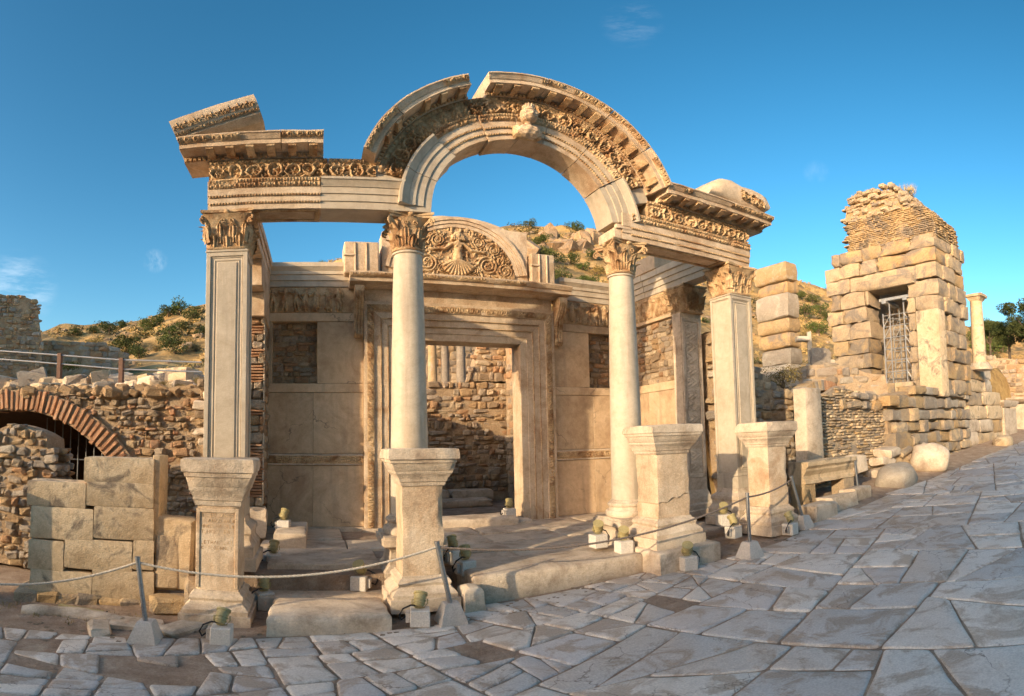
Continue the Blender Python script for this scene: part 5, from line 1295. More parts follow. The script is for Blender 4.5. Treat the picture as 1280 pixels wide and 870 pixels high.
for k in range(420):
    x, y = random.uniform(-11, -4.4), 2.05+abs(random.gauss(0, .9)); s_ = random.choice((.06, .1, .16, .24)); V, F = POOLV[k % 14]; E_ = np.array(Euler((random.uniform(-.5, .5), random.uniform(-.5, .5), random.uniform(0, 3))).to_matrix())
    mb.add((V*np.array([1.5, 1.1, .8])*s_)@E_.T+np.array([x, y, terr(y)+s_*.2-.02]), F)
tag(mb.build('terrace_rubble', M['rubble']), 'loose rubble littering the edge of the terrace above the brick vault', 'rubble', kind='stuff')
rl = thing('railing', 'grey pipe railing with brown posts behind the fallen blocks on the terrace', 'railing', at_y(75, 466, 8))
pa, pb, pc = at_y(-25, 437, 8), at_y(75, 444, 8), at_y(152, 450, 8); pd = at_y(252, 453, 8)
for z in (0, -.28):
    MB().tube([pa+np.array([0, 0, z]), pb+np.array([0, 0, z]), pc+np.array([0, 0, z]), pd+np.array([0, 0, z])], .024, 8).build('rail', M['scaff'], rl)
for p in (pa, pb, pc): MB().cbox(p[0]-.07, p[0]+.07, 7.93, 8.07, p[2]-.75, p[2]+.06, .01).build('post', M['wood'], rl)
# far walls on the left
def far_wall(label, base_px, r_, top_px, seed, thick=1.2, st=(.2, .36), mat='lichen'):
    # outline in pixels at distance r_, facing the camera
    A = at_r(*base_px[0], r_); B = at_r(*base_px[1], r_); t = thing('ruined_wall', label, 'wall', (A+B)/2)
    d2 = (B-A)[:2]; fr = WallFrame((A[0], A[1], 0), d2); Ln_ = np.linalg.norm(d2)
    poly = [(0, min(A[2], B[2])-1.5)]
    poly.append((Ln_, min(A[2], B[2])-1.5))
    for (x, y) in top_px[::-1]:
        f_ = (x-base_px[0][0])/(base_px[1][0]-base_px[0][0]); rr = math.hypot(*(A+(B-A)*f_-CAM)[:2]); poly.append((Ln_*f_, at_r(x, y, rr)[2]))
    core(fr, poly, thick, t, seed=seed, res=.3, amp=.1, mat=M['mortar']); rubble(fr, poly, t, st, (st[0]*1.1, st[1]*1.7), .3, .06, seed=seed, jitter=8, mats=[M[mat], M['rubble']], joined=False, limit=290)
    return t
far_wall('tall ragged rubble wall standing on the terrace behind the railing', ((-60, 470), (52, 470)), 26, [(-60, 362), (-20, 366), (0, 367), (9, 371), (20, 369), (30, 373), (38, 374), (44, 380), (48, 392), (46, 410), (52, 430)], 41, st=(.13, .28))
far_wall('long low rubble wall behind the railing below the bushy slope', ((48, 470), (162, 470)), 27, [(48, 425), (80, 426), (120, 429), (145, 434), (162, 448)], 42)
# ------------------------------------------------------------------ right: leaning stack of six big blocks
sp = thing('block_pillar', 'free standing pillar of six stacked grey and ochre blocks behind the pillar with capital', 'pillar', (7.6, 1.9, 3.8))
RP = 19.0; cr_ = at_r(986, 400, RP-.3)
for k, (yt_, yb_, dx, mt) in enumerate(((329, 352, -.04, 'lichen'), (352, 367, .06, 'ochre'), (367, 398, -.03, 'lichen'), (398, 416, .0, 'ochre'), (416, 435, .02, 'ochre'), (435, 456, .08, 'lichen'), (456, 480, -.05, 'lichen'))):
    zt_, zb_ = at_r(975, yt_, RP)[2], at_r(975, yb_, RP)[2]
    x0, y0 = cr_[0]+dx, cr_[1]+dx*.5; yl = 1.45-dx
    MB().loft([rect_ring(x0+.30, y0+yl/2, z, .30-q, yl/2-q, 8) for z, q in ((zb_+.004, .06), (zb_+.05, .0), ((zb_+zt_)/2, -.02), (zt_-.06, .0), (zt_-.004, .07))]).rough(.05, 2.6, 70+k, 3).build('block', M[mt], sp, smooth=50)
# ground behind the right hand walls
xs = np.linspace(4.4, 40, 80); ys = np.linspace(.9, 22, 50)
def upz(x, y): return min(2.6+.03*(x-4)+.13*max(0, y-1), 5)+min(1, max(0, (x-19)/6))*1.6
V = np.array([(x, y, upz(x, y)) for x in xs for y in ys]); V[:, 2] += (fbm(V, .7, 8, 4)-.5)*.3
V[:, 2] -= np.clip((1.4-V[:, 1])/.35, 0, 1)*3.2
tag(MB().grid(V, 80, 50).build('upper_ground', M['drygrass'], smooth=60), kind='structure')
# wall A: dark rubble by the pillar; wall B: brick faced wall with niche; wall C: big ochre blocks under the tower
wa = thing('rubble_wall', 'grey rubble wall right of the panelled pillar below the stacked blocks', 'wall', (5.6, .9, .5))
fr = WallFrame((4.5, .95, .3), (1, 0), (0, -1)); pl = [(0, 0), (2.4, 0), (2.4, 2.65), (1.7, 2.85), (1.0, 3.25), (.4, 3.75), (0, 3.85)]
core(fr, pl, .5, wa, seed=7); rubble(fr, pl, wa, (.11, .22), (.16, .42), .22, .06, seed=51, mats=[M['lichen'], M['lichen'], M['rubble'], M['ochre']], limit=220, jitter=8)
ws_ = MB().cbox(6.22, 6.80, .05, .42, .85, 2.98, .03, .015).rough(.018, 3, 12)
tag(ws_.build('upright_slab', M['worn'], smooth=40), 'tall upright marble jamb slab at the left end of the yellow brick wall', 'slab')
wb = thing('brick_wall', 'yellow lit brick faced ruin wall with a small dark niche behind the marble bench', 'wall', (8.5, .5, .8))
fr = WallFrame((6.85, .42, .65), (1, 0), (0, -1)); nic = [(1.72, .55), (2.02, .55), (2.02, 1.05), (1.92, 1.05), (1.92, 1.38), (1.75, 1.38), (1.75, 1.05), (1.72, 1.05)]
pl = [(0, 0), (3.6, 0), (3.6, 2.3), (2.9, 2.2), (2.2, 2.3), (1.2, 2.45), (.6, 2.2), (0, 2.25)]
core(fr, pl, .15, wb, seed=8, back=.05, amp=.015, mat=M['ochre']); rubble(fr, pl, wb, (.06, .085), (.16, .34), .2, .02, seed=52, holes=(nic,), mats=[M['ochre'], M['ochre'], M['ashlar']], limit=300, jitter=3, name='brick', fill=.9)
rubble(WallFrame((6.85, .40, .65), (1, 0), (0, -1)), [(0, 0), (3.6, 0), (3.6, .5), (2.4, .45), (1.6, .55), (0, .4)], wb, (.14, .28), (.25, .6), .3, .08, seed=53, mat=M['ochre'], limit=60, jitter=9)
rubble(WallFrame((6.85, .38, .65), (1, 0), (0, -1)), [(1.0, 1.9), (3.6, 1.85), (3.6, 2.35), (2.0, 2.35)], wb, (.16, .28), (.25, .6), .3, .08, seed=54, mats=[M['ochre'], M['lichen']], limit=60, jitter=9)
ba = thing('brick_arch', 'low broken arch of orange bricks above the upright jamb slab', 'arch', (7.4, .7, 2.8))
for k in range(16):
    t = R(122-k*4.0); link_copy(bm_[k % 4], 'brick', (7.75+1.62*math.cos(t), .80, 1.50+1.62*math.sin(t)), ba, (0, -t, 0), (.26, .4, .095), M['brick' if k > 7 else 'lichen'])
wc = thing('block_wall', 'coarse wall of large ochre blocks beneath the tower ruin', 'wall', (13, .4, .9))
fr = WallFrame((10.2, .15, .75), (1, 0), (0, -1)); pl = [(0, 0), (6.0, .1), (6.0, 2.55), (3.4, 2.45), (1.5, 2.35), (0, 2.1)]
core(fr, pl, .7, wc, seed=9, back=.16); rubble(fr, pl, wc, (.30, .50), (.5, 1.0), .55, .06, seed=55, mats=[M['ochre'], M['ochre'], M['lichen']], limit=120, jitter=2, name='block', pool=SQ, fill=1.)
rubble(WallFrame((9.2, .0, .6), (1, 0), (0, -1)), [(0, 0), (4.2, .1), (4.2, .75), (2, .95), (0, .75)], wc, (.2, .4), (.3, .75), .45, .1, seed=56, mats=[M['ochre'], M['worn']], limit=50, jitter=12, name='block', pool=SQ)
# moulded bench and the kerb under it
bn = thing('marble_bench', 'moulded marble bench block in front of the yellow brick wall', 'bench', (6.6, -.3, .9))
pr = [(-.52, 0), (-.52, .06), (-.47, .10), (-.47, .16), (-.50, .20), (-.54, .26), (-.54, .30), (-.60, .36), (-.60, .44), (-.1, .44), (-.1, 0)]
MB().sweep([(a, .98+b) for a, b in pr], np.linspace(7.1, 5.35, 20), f_line).rough(.014, 5, 14, 3).build('moulded_block', M['ashlar'], bn, smooth=30)
MB().cbox(7.12, 7.75, -.52, -.1, 1.0, 1.42, .05, .03).rough(.03, 4, 15).build('rough_end', M['worn'], bn, smooth=40)
for k, x in enumerate((5.5, 6.9)): MB().cbox(x-.2, x+.2, -.5, -.15, .45, .978, .02, .01).build('support', M['ochre'], bn)
for k, (x0, x1, y, lb) in enumerate(((4.75, 5.45, -1.02, 'kerb block next to the leaning rope post at the bench'), (5.5, 6.45, -.86, 'middle kerb block in front of the marble bench'), (6.5, 7.2, -.72, 'last kerb block behind the bench rope post'))):
    tag(MB().cbox(x0, x1, y-.16, y+.25, street(x0)-.1, street(x0)+.30, .03, .02).rough(.02, 4, 17+k).build('kerb_block', M['worn'], smooth=40), lb, 'kerb stone')
# rounded fallen stones by the street
def boulder(name, c, s, seed, mat, label, rot=0):
    V, F = [], []; n, m = 18, 12
    for i in range(m+1):
        t = PI*i/m
        for k in range(n):
            a = 2*PI*k/n; x, y, z = math.sin(t)*math.cos(a), math.sin(t)*math.sin(a), math.cos(t)
            V.append([np.sign(q)*abs(q)**.78 for q in (x, y, z)])
    V = np.array(V); V = V*np.array(s)/2; V = rough(V, min(s)*.26, 1.7/max(s), seed, 3)
    fr_ = np.random.default_rng(seed)
    for _ in range(7):
        nn = fr_.normal(size=3); nn /= np.linalg.norm(nn); lim = .72*np.abs(nn)@(np.array(s)/2); dd = V@nn; V = V-np.clip(dd-lim, 0, None)[:, None]*nn*.9
    V = rough(V, min(s)*.08, 5/max(s), seed+9, 3)
    ca, sa = math.cos(rot), math.sin(rot); V = np.stack([V[:, 0]*ca-V[:, 1]*sa, V[:, 0]*sa+V[:, 1]*ca, V[:, 2]], 1)+np.array(c)
    mb = MB(); mb.grid(V.reshape(m+1, n, 3).transpose(1, 0, 2).reshape(-1, 3), n, m+1, close_u=True, flip=True)
    return tag(mb.build(name, mat, smooth=50), label, 'stone')
p = on_street(1140, 606); boulder('rounded_stone', (p[0], p[1]+.40, p[2]+.16), (1.55, .95, .78), 3, M['lichen'], 'rounded drum like stone lying at the street edge past the marble bench', .3)
p = on_street(1182, 588); boulder('rounded_stone', (p[0], p[1]+.42, p[2]+.28), (1.6, 1.1, .95), 8, M['worn'], 'large smooth tilted marble stone at the street edge below the tower', .5)
p = on_street(1262, 556); boulder('rounded_stone', (p[0], p[1]+.3, p[2]+.15), (1.9, .8, .6), 5, M['ashlar'], 'pale stone at the street edge below the stepped ashlar pier', .2)
# ------------------------------------------------------------------ tower of ochre ashlar with brick crown
tw = thing('tower_ruin', 'tall ruined tower of ochre blocks with window and ragged brick crown', 'tower', (14.8, 2, 3.1))
XT, YT, LY, LX = 13.75, .05, 4.55, 2.5; z = 3.05; rs = random.Random(8); c_i = 0
wy0, wy1, wz0, wz1 = 1.25, 2.78, 3.75, 7.0
while z < 8.55:
    h = rs.uniform(.50, .64); zt_ = z+h; lean = .03*(z-3)
    y = YT+lean*.0+rs.uniform(0, .05); off = (c_i % 2)*.3; ye = YT+LY+rs.uniform(-.25, .1)-max(0, z-6.5)*.05
    while y < ye-.2:
        L_ = rs.uniform(.7, 1.25); e = min(y+L_, ye)
        if ye-e < .3: e = ye
        segs = [(y, e)]
        if z+h*.6 > wz0 and z+h*.4 < wz1:
            segs = [(a, b) for a, b in ((y, min(e, wy0)), (max(y, wy1), e)) if b-a > .12]
        for (a, b) in segs:
            px_ = rs.uniform(-.05, .05)
            link_copy(SQ[rs.randrange(12)], 'block', (XT+.42+px_, (a+b)/2, z+h/2), tw, (R(rs.uniform(-1, 1)), R(rs.uniform(-1, 1)), R(rs.uniform(-1.5, 1.5))), (.9, b-a-.012, h-.012), M['ochre'])
        y = e
    x = XT+.02+(.45 if c_i % 2 else .9)
    while x < XT+LX-.2:
        L_ = rs.uniform(.6, 1.1); e = min(x+L_, XT+LX+rs.uniform(-.1, .1))
        link_copy(SQ[rs.randrange(12)], 'block', ((x+e)/2, YT+.40+rs.uniform(-.06, .05)-.02, z+h/2), tw, (0, 0, R(rs.uniform(-2, 2))), (e-x-.012, .85, h-.012), M['ochre']); x = e
    z = zt_; c_i += 1
zt0 = z
for k, (y0, y1, zz_) in enumerate(((.9, 3.2, 7.02),)): sqblock('lintel', (XT+.35, (y0+y1)/2, zz_+.2), (.95, y1-y0, .42), tw, M['ochre'])
MB().box(XT+2.2, XT+2.5, YT+.6, YT+LY, 3.0, 7.6).rough(.05, 2, 3).build('rear_face', M['ochre'], tw)
MB().cbox(XT-.22, XT+.35, .0, .86, 2.95, 5.95, .03, .01).rough(.015, 3, 4).build('corner_pier', M['ashlar'], tw, smooth=40)
# brick crown: coursed bricks in an eroded outline
cm = MB(); rings = []
for (zz_, ya, yb2, xa, xb2) in ((zt0-.05, .03, 3.5, XT+.05, XT+2.2), (zt0+.5, .12, 3.4, XT+.06, XT+2.1), (zt0+1.0, .40, 3.40, XT+.08, XT+2.0), (zt0+1.4, .75, 3.62, XT+.06, XT+1.9), (zt0+1.9, 1.2, 3.55, XT+.1, XT+1.8), (zt0+2.2, 1.8, 3.1, XT+.35, XT+1.6)):
    rings.append(rect_ring((xa+xb2)/2, (ya+yb2)/2, zz_, (xb2-xa)/2, (yb2-ya)/2, 8))
cm.loft(rings).rough(.07, 2, 5, 3).build('crown_core', M['ochre'], tw, smooth=60)
rest = MB(); rest2 = MB(); z = zt0; rs = random.Random(9)
def crown_y(zz_): q = zz_-zt0; return (.02+.10*q+max(0, q-.7)*.85, 3.55-.12*q+(.25 if q > 1.15 else 0)-max(0, q-1.9)*.9)
while z < zt0+2.3:
    reg = z < zt0+1.15; h = .075 if reg else rs.uniform(.09, .2); y0, y1 = crown_y(z); y = y0
    while y < y1:
        L_ = rs.uniform(.26, .38) if reg else rs.uniform(.12, .32); V, F = POOLV[rs.randrange(14)]
        if rs.random() < (.97 if reg else .8): (rest if reg else rest2).add(V*np.array([.3, L_-.012, h-.008])*(1 if reg else rs.uniform(.7, 1.5))+np.array([XT+.17+(rs.uniform(-.012, .012) if reg else rs.uniform(-.07, .09)), y+L_/2, z+h/2]), F)
        y += L_
    x = XT+.15
    while x < XT+2.0-max(0, z-zt0-1)*.5:
        L_ = rs.uniform(.26, .38); V, F = POOLV[rs.randrange(14)]; (rest if reg else rest2).add(V*np.array([L_-.02, .3, h-.012])+np.array([x+L_/2, y0+.1+rs.uniform(-.02, .05), z+h/2]), F); x += L_
    z += h
tag(rest.build('crown_bricks', M['ochre'], tw), kind='stuff'); tag(rest2.build('crown_rubble', M['ochre'], tw), kind='stuff')
# scaffold in the window
sf = thing('scaffold', 'pale metal scaffold tower standing inside the tower window', 'scaffold', (XT+.9, 2.0, 3.4))
def bar(a, b, r_=.026): MB().tube([a, b], r_, 6).build('tube', M['scaff'], sf)
ysf, xsf = (1.38, 1.62, 2.2, 2.48), (XT+.45, XT+1.2)
for x in xsf:
    for y in ysf: bar((x, y, 3.3), (x, y, 6.2 if y in (1.38, 2.48) else 6.55))
    for z in np.arange(3.6, 6.3, .42): bar((x, 1.38, z), (x, 2.48, z), .02)
    for z in np.arange(3.6, 6.1, .42):
        bar((x, 1.38, z), (x, 1.62, z+.42), .014); bar((x, 2.2, z+.42), (x, 2.48, z), .014)
for y in ysf:
    for z in (3.8, 4.9, 6.0): bar((xsf[0], y, z), (xsf[1], y, z), .02)
for y in (1.5, 2.35): MB().cbox(XT+.3, XT+1.3, y-.09, y+.09, 6.55, 6.66, .01).build('beam', M['scaff'], sf)
MB().cbox(XT+.4, XT+.55, 1.3, 2.6, 6.66, 6.78, .01).build('beam', M['scaff'], sf)
# ------------------------------------------------------------------ stepped ashlar pier, column and far walls to the right
spier = thing('ashlar_pier', 'stepped pier of pale ashlar blocks right of the tower', 'pier', (17.5, .3, 1.2))
rs = random.Random(3); yt_ = 470
for k, (ya, yb2, xa, xb2) in enumerate(((558, 540, 1205, 1256), (540, 524, 1208, 1258), (524, 507, 1211, 1256), (507, 490, 1210, 1256), (490, 474, 1206, 1240), (474, 462, 1205, 1238))):
    xs_ = [xa]
    while xs_[-1] < xb2-8: xs_.append(min(xb2, xs_[-1]+rs.uniform(14, 26)))
    for x0, x1 in zip(xs_[:-1], xs_[1:]):
        A, B = at_y(x0, ya, .25), at_y(x1, ya, .25); zt_ = at_y((x0+x1)/2, yb2, .25)[2]; zb_ = at_y((x0+x1)/2, ya, .25)[2]
        link_copy(SQ[rs.randrange(12)], 'block', ((A[0]+B[0])/2, .65+rs.uniform(-.04, .04), (zt_+zb_)/2), spier, (0, 0, R(rs.uniform(-1, 1))), (B[0]-A[0]-.02, .9, zt_-zb_-.01), M[rs.choice(('worn', 'ashlar', 'worn', 'ochre'))])
p = at_r(1224, 446, 21.5); q = at_r(1221, 369, 21.5); col = thing('lone_column', 'lone standing yellowish column with worn capital above the stepped ashlar pier', 'column', p)
MB().loft([circ_ring(p[0], p[1], p[2]-.5+(q[2]-.28-p[2]+.5)*t, .30-.05*t, 20) for t in np.linspace(0, 1, 12)]).rough(.012, 3, 5).build('shaft', M['ashlar'], col, smooth=40)
MB().loft([rect_ring(p[0], p[1], q[2]+z_, s_, s_, 5) for z_, s_ in ((-.28, .2), (-.2, .26), (-.12, .3), (-.11, .36), (-.02, .38), (0, .33))]).rough(.03, 4, 6).build('capital', M['ashlar'], col, smooth=40)
MB().loft([circ_ring(p[0], p[1], p[2]-.55+z_, s_, 20) for z_, s_ in ((0, .5), (.12, .5), (.2, .42), (.3, .36))]).rough(.02, 4, 7).build('base', M['worn'], col, smooth=40)
for k, (x, ya, yb2, lb) in enumerate(((1264, 545, 503, 'squared stone pedestal beside the street right of the stepped ashlar pier'), (1285, 540, 498, 'second squared stone pedestal further up the street'))):
    A = at_y(x-7, ya, .1+k*.2); B = at_y(x+8, ya, .1+k*.2); zt_ = at_y(x, yb2, .1)[2]
    t = thing('stone_pedestal', lb, 'pedestal', ((A[0]+B[0])/2, .5, A[2])); hx = (B[0]-A[0])/2; cx_ = (A[0]+B[0])/2
    MB().loft([rect_ring(cx_, .5, A[2]-.3+(zt_-A[2]+.3)*z_, hx*s_, .4*s_, 4) for z_, s_ in ((0, 1.15), (.15, 1.15), (.18, 1), (.85, 1))]).rough(.015, 4, k).build('die', M['worn'], t, smooth=30)
    MB().loft([rect_ring(cx_, .5, zt_-(zt_-A[2])*.14+z_, hx*s_, .4*s_, 4) for z_, s_ in ((0, 1), (.1, 1.15), (.2, 1.25), (.3, 1.25))]).rough(.015, 4, k+3).build('cap', M['worn'], t, smooth=30)
far_wall('rubble retaining wall on the slope behind the stepped ashlar pier', ((1225, 520), (1330, 520)), 30, [(1225, 440), (1245, 446), (1262, 448), (1330, 455)], 43, mat='rubble')
far_wall('low grey rubble wall between the block pillar and the tower', ((945, 520), (1110, 515)), 16, [(945, 478), (985, 462), (1010, 458), (1045, 455), (1110, 470)], 44, mat='lichen', st=(.16, .3))
for k, (x, y, w_, h, lb, mt) in enumerate(((1024, 447, 24, 22, 'squared grey block behind the low wall near the tower', 'lichen'), (1012, 434, 5, 40, 'thin upright marble post near the tower', 'pale'), (1003, 424, 16, 6, 'marble lintel piece resting on the thin post near the tower', 'pale'), (1025, 458, 11, 12, 'small white block below the grey block near the tower', 'pale'), (1037, 456, 12, 12, 'second small white block beside the tower foot', 'pale'), (1013, 459, 9, 8, 'smallest white stone beside the thin marble post', 'pale'))):
    p = at_r(x, y, 16.6); s_ = 1/px(16.6); tag(sqblock('block', p, (w_*s_, w_*s_*.8, h*s_), None, M[mt], (0, 0, -.7)), lb, 'stone block')
# ------------------------------------------------------------------ hillside behind
HP = [(-400, 430), (-200, 440), (-60, 440), (60, 424), (90, 417), (150, 408), (200, 392), (255, 380), (340, 352), (420, 333), (520, 300), (600, 286), (660, 280), (745, 287), (830, 303), (900, 328), (945, 338), (1000, 350), (1040, 364), (1120, 388), (1210, 408), (1290, 412), (1500, 420), (1800, 430)]
AZT = []
for (x, y) in HP:
    d = ray(x, y); AZT.append((math.atan2(d[0], d[1]) if x < 1400 else math.atan2(d[0], d[1]) % (2*PI), d[2]/math.hypot(d[0], d[1])))
R0 = 23.
def r0f(az): return np.clip(19/np.maximum(np.cos(az), .05), 19, 72)
def crest(az): return np.interp(az, [a for a, _ in AZT], [e for _, e in AZT])
def hill_z(az, r):
    r0 = r0f(az); rc = r0+55; e = crest(az); zc_ = 2+e*rc; z0 = 3.0
    t = np.clip((r-r0)/55, 0, None)
    z = np.where(t < 1, z0+(zc_-z0)*(t**.92), zc_-(t-1)*6)
    P = np.stack([np.sin(az)*r, np.cos(az)*r, 0*r], -1).reshape(-1, 3)
    n = (fbm(P, .09, 3, 4)-.5).reshape(np.shape(r))
    z = z + n*5.0*np.clip(t*1.5, 0, 1)*np.where(t > .93, .25, 1) + (fbm(P, .6, 9, 2)-.5).reshape(np.shape(r))*.7
    return np.where(r < r0, np.minimum(z, 2.0-(r0-r)*.3), z)
azs = np.linspace(-1.25, 1.46, 230); tt_ = np.concatenate([np.linspace(-.04, 1, 90), np.linspace(1.04, 2.6, 10)])
A, T_ = np.meshgrid(azs, tt_, indexing='ij'); B = r0f(A)+55*T_; Zh = hill_z(A, B); rr_ = tt_
V = np.stack([CAM[0]+np.sin(A)*B, CAM[1]+np.cos(A)*B, Zh], -1).reshape(-1, 3)
tag(MB().grid(V, len(azs), len(rr_), flip=True).build('hillside', M['drygrass'], smooth=70), kind='structure')
# plain out to the horizon
xs = np.linspace(-1500, 1500, 31); V = np.array([(x, y, -1.6) for x in xs for y in xs]); tag(MB().grid(V, 31, 31).build('ground', M['drygrass']), kind='structure')
# high terrace walls across the street (behind the viewer): they keep the paving in shade
YW = -20.; SH = (-1.3-YW)/math.cos(SUN_AZ)*math.sin(SUN_AZ); n = 80; xw = np.linspace(-75, 6, n)
def topw(x): return float(np.interp(x+SH, [-12, -8, -4, -2.7, 0, 1.7, 4, 8, 14, 25, 40], [.0, .08, .14, .2, .42, .55, .82, .8, .95, 1.5, 2.2]))+(-1.3-YW)/math.cos(SUN_AZ)*math.tan(SUN_EL)
mb = MB(); mb.loft([[(x, YW, -2), (x, YW, topw(x)+.03*math.sin(x*1.7)), (x, YW-3, topw(x)-.8), (x, YW-3, -2)] for x in xw]).rough(.03, .8, 3)
tag(mb.build('terrace_house_wall', M['ashlar'], smooth=30), 'high ruined house wall lining the far side of the paved street', 'wall')
# ------------------------------------------------------------------ foliage
def leaf_cloud(n, seed, size, lumps=7, flat=.75, mat='leaf', core_=.5):
    rs = np.random.default_rng(seed); C_ = []; 
    for k in range(lumps):
        a = rs.uniform(0, 2*PI); q = rs.uniform(.1, .62); C_.append((q*math.cos(a), q*math.sin(a), rs.uniform(.25, .8)*flat, rs.uniform(.26, .46)))
    C_.append((0, 0, .4*flat, .5)); V, F = [], []
    for i in range(n):
        c = C_[rs.integers(len(C_))]; d = rs.normal(size=3); d /= np.linalg.norm(d); rad = c[3]*rs.uniform(.45, 1.08)**.6
        p = np.array(c[:3])+d*rad*np.array([1, 1, .85])
        if p[2] < .0: p[2] = abs(p[2])*.3
        t = rs.normal(size=3)*.7+d; t /= np.linalg.norm(t); b = np.cross(t, rs.normal(size=3)); b /= np.linalg.norm(b); s = size*rs.uniform(.6, 1.4)
        k = len(V); V += [p-t*s, p+b*s*.42, p+t*s, p-b*s*.42]; F.append((k, k+1, k+2, k+3))
    return np.array(V), F
def stems(mb, n, seed, h=.55):
    rs = np.random.default_rng(seed)
    for i in range(n):
        a = rs.uniform(0, 2*PI); q = rs.uniform(.15, .5); mb.tube([(0, 0, -.15), (q*.4*math.cos(a), q*.4*math.sin(a), h*.4), (q*math.cos(a), q*math.sin(a), h)], np.array([.035, .022, .008]), 5)
def bush_meshes(nm, mat, n, size, seeds, flat=.8):
    out = []
    for s in seeds:
        V, F = leaf_cloud(n, s, size, flat=flat); me = bpy.data.meshes.new(nm); me.from_pydata(V.tolist(), [], F); me.materials.append(M[mat]); out.append(me)
    return out
mbt = MB(); stems(mbt, 6, 3); STEM = bpy.data.meshes.new('stems'); STEM.from_pydata(mbt.verts().tolist(), [], mbt.F); STEM.materials.append(M['bark'])
GREEN = bush_meshes('foliage', 'leaf', 1500, .05, (1, 2, 3, 4)); GREEN2 = bush_meshes('foliage', 'leaf2', 1500, .05, (5, 6, 7)); DRY = bush_meshes('foliage', 'scrub', 1200, .045, (8, 9))
def hit_hill(x, y):
    d = ray(x, y); az = math.atan2(d[0], d[1]); e = d[2]/math.hypot(d[0], d[1])
    r0_ = float(r0f(np.array([az]))[0]); rs_ = np.linspace(r0_, r0_+55.5, 400); dz_ = 2+e*rs_-hill_z(np.full(400, az), rs_); k = np.where(dz_ < 0)[0]; rr2 = rs_[k[0]] if len(k) else r0_+55
    return at_r(x, y, rr2), rr2
def shrub(p, s, pool, label, name='shrub', cat='shrub', group=None, sz=1.):
    t = thing(name, label, cat, p, group)
    f = bpy.data.objects.new('foliage', random.choice(pool)); COL.objects.link(f); f.parent = t; f.scale = (s, s, s*sz); f.rotation_euler = (0, 0, random.uniform(0, 6)); W[f.name] = p
    g = bpy.data.objects.new('stem', STEM); COL.objects.link(g); g.parent = t; g.scale = (s, s, s*sz); W[g.name] = p
    return t
HB = [(97, 420, 16), (118, 417, 15), (137, 418, 24), (152, 410, 16), (160, 444, 36), (174, 448, 24), (186, 412, 22), (196, 405, 18), (211, 396, 22), (223, 394, 28), (241, 402, 24), (246, 392, 16), (212, 420, 22), (218, 442, 32), (184, 420, 18), (205, 428, 16), (230, 412, 18), (250, 420, 20)]
for k, (x, y, w_) in enumerate(HB):
    p, r_ = hit_hill(x, y); shrub(p, w_/px(r_)/1.25, GREEN if k % 3 else GREEN2, 'dark green bush on the dry slope left of the temple', group='bushes on the left slope')
for k, (x, y, w_) in enumerate([(661, 285, 17), (720, 289, 21), (690, 328, 32), (674, 306, 20), (701, 352, 26), (735, 358, 24), (740, 326, 20), (655, 318, 14), (712, 330, 22), (405, 338, 18), (421, 337, 11), (630, 292, 10), (700, 312, 14), (728, 338, 16), (672, 318, 18), (725, 308, 16), (745, 300, 14), (685, 300, 12), (662, 335, 16)]):
    p, r_ = hit_hill(x, y); shrub(p, w_/px(r_)/1.25, GREEN2 if k % 2 else GREEN, 'olive green bush on the rocky slope seen above the doorway wall', group='bushes on the rocky slope')
for k, (x, y, w_) in enumerate([(1008, 398, 30), (1022, 418, 28), (1016, 380, 20), (985, 382, 14), (1000, 374, 16), (1024, 392, 20), (978, 400, 16), (880, 404, 12), (1030, 400, 16), (876, 345, 10)]):
    p, r_ = hit_hill(x, y); shrub(p, w_/px(r_)/1.25, GREEN2 if k % 2 else GREEN, 'green bush on the slope between the block pillar and the tower', group='bushes on the right slope')
for k, (x, y, w_) in enumerate([(1228, 432, 30), (1240, 446, 34), (1252, 440, 26), (1237, 415, 22), (1222, 440, 18)]):
    p, r_ = hit_hill(x, y); shrub(p, w_/px(r_)/1.2, GREEN2, 'green bush behind the lone column', group='bushes behind the lone column', sz=1.2)
for k, (x, y, w_) in enumerate([(170, 425, 14), (235, 432, 16), (150, 428, 12), (245, 440, 18), (745, 345, 18), (670, 340, 16), (990, 390, 16), (1005, 425, 18), (195, 440, 16), (120, 432, 14), (1255, 425, 16)]):
    p, r_ = hit_hill(x, y); shrub(p, w_/px(r_)/1.25, DRY, 'dry brown scrub bush on the hillside', group='dry scrub on the hillside')
p = at_r(978, 484, 12.6); shrub(p, .55, DRY, 'yellow green thorny shrub growing at the foot of the stacked block pillar')
p = at_r(962, 487, 12.4); shrub(p, .32, DRY, 'small dry shrub beside the panelled pillar on the rubble wall')
p = at_y(85, 462, 8.6); shrub(p, .55, GREEN2, 'low green plant behind the fallen blocks near the railing', sz=.6)
for k, (x, y) in enumerate(((205, 484), (226, 487), (248, 480))): p = at_y(x, y, 2.7); shrub(p, .16, DRY, 'tiny dry weed between fallen blocks above the rubble wall', group='weeds above the rubble wall')
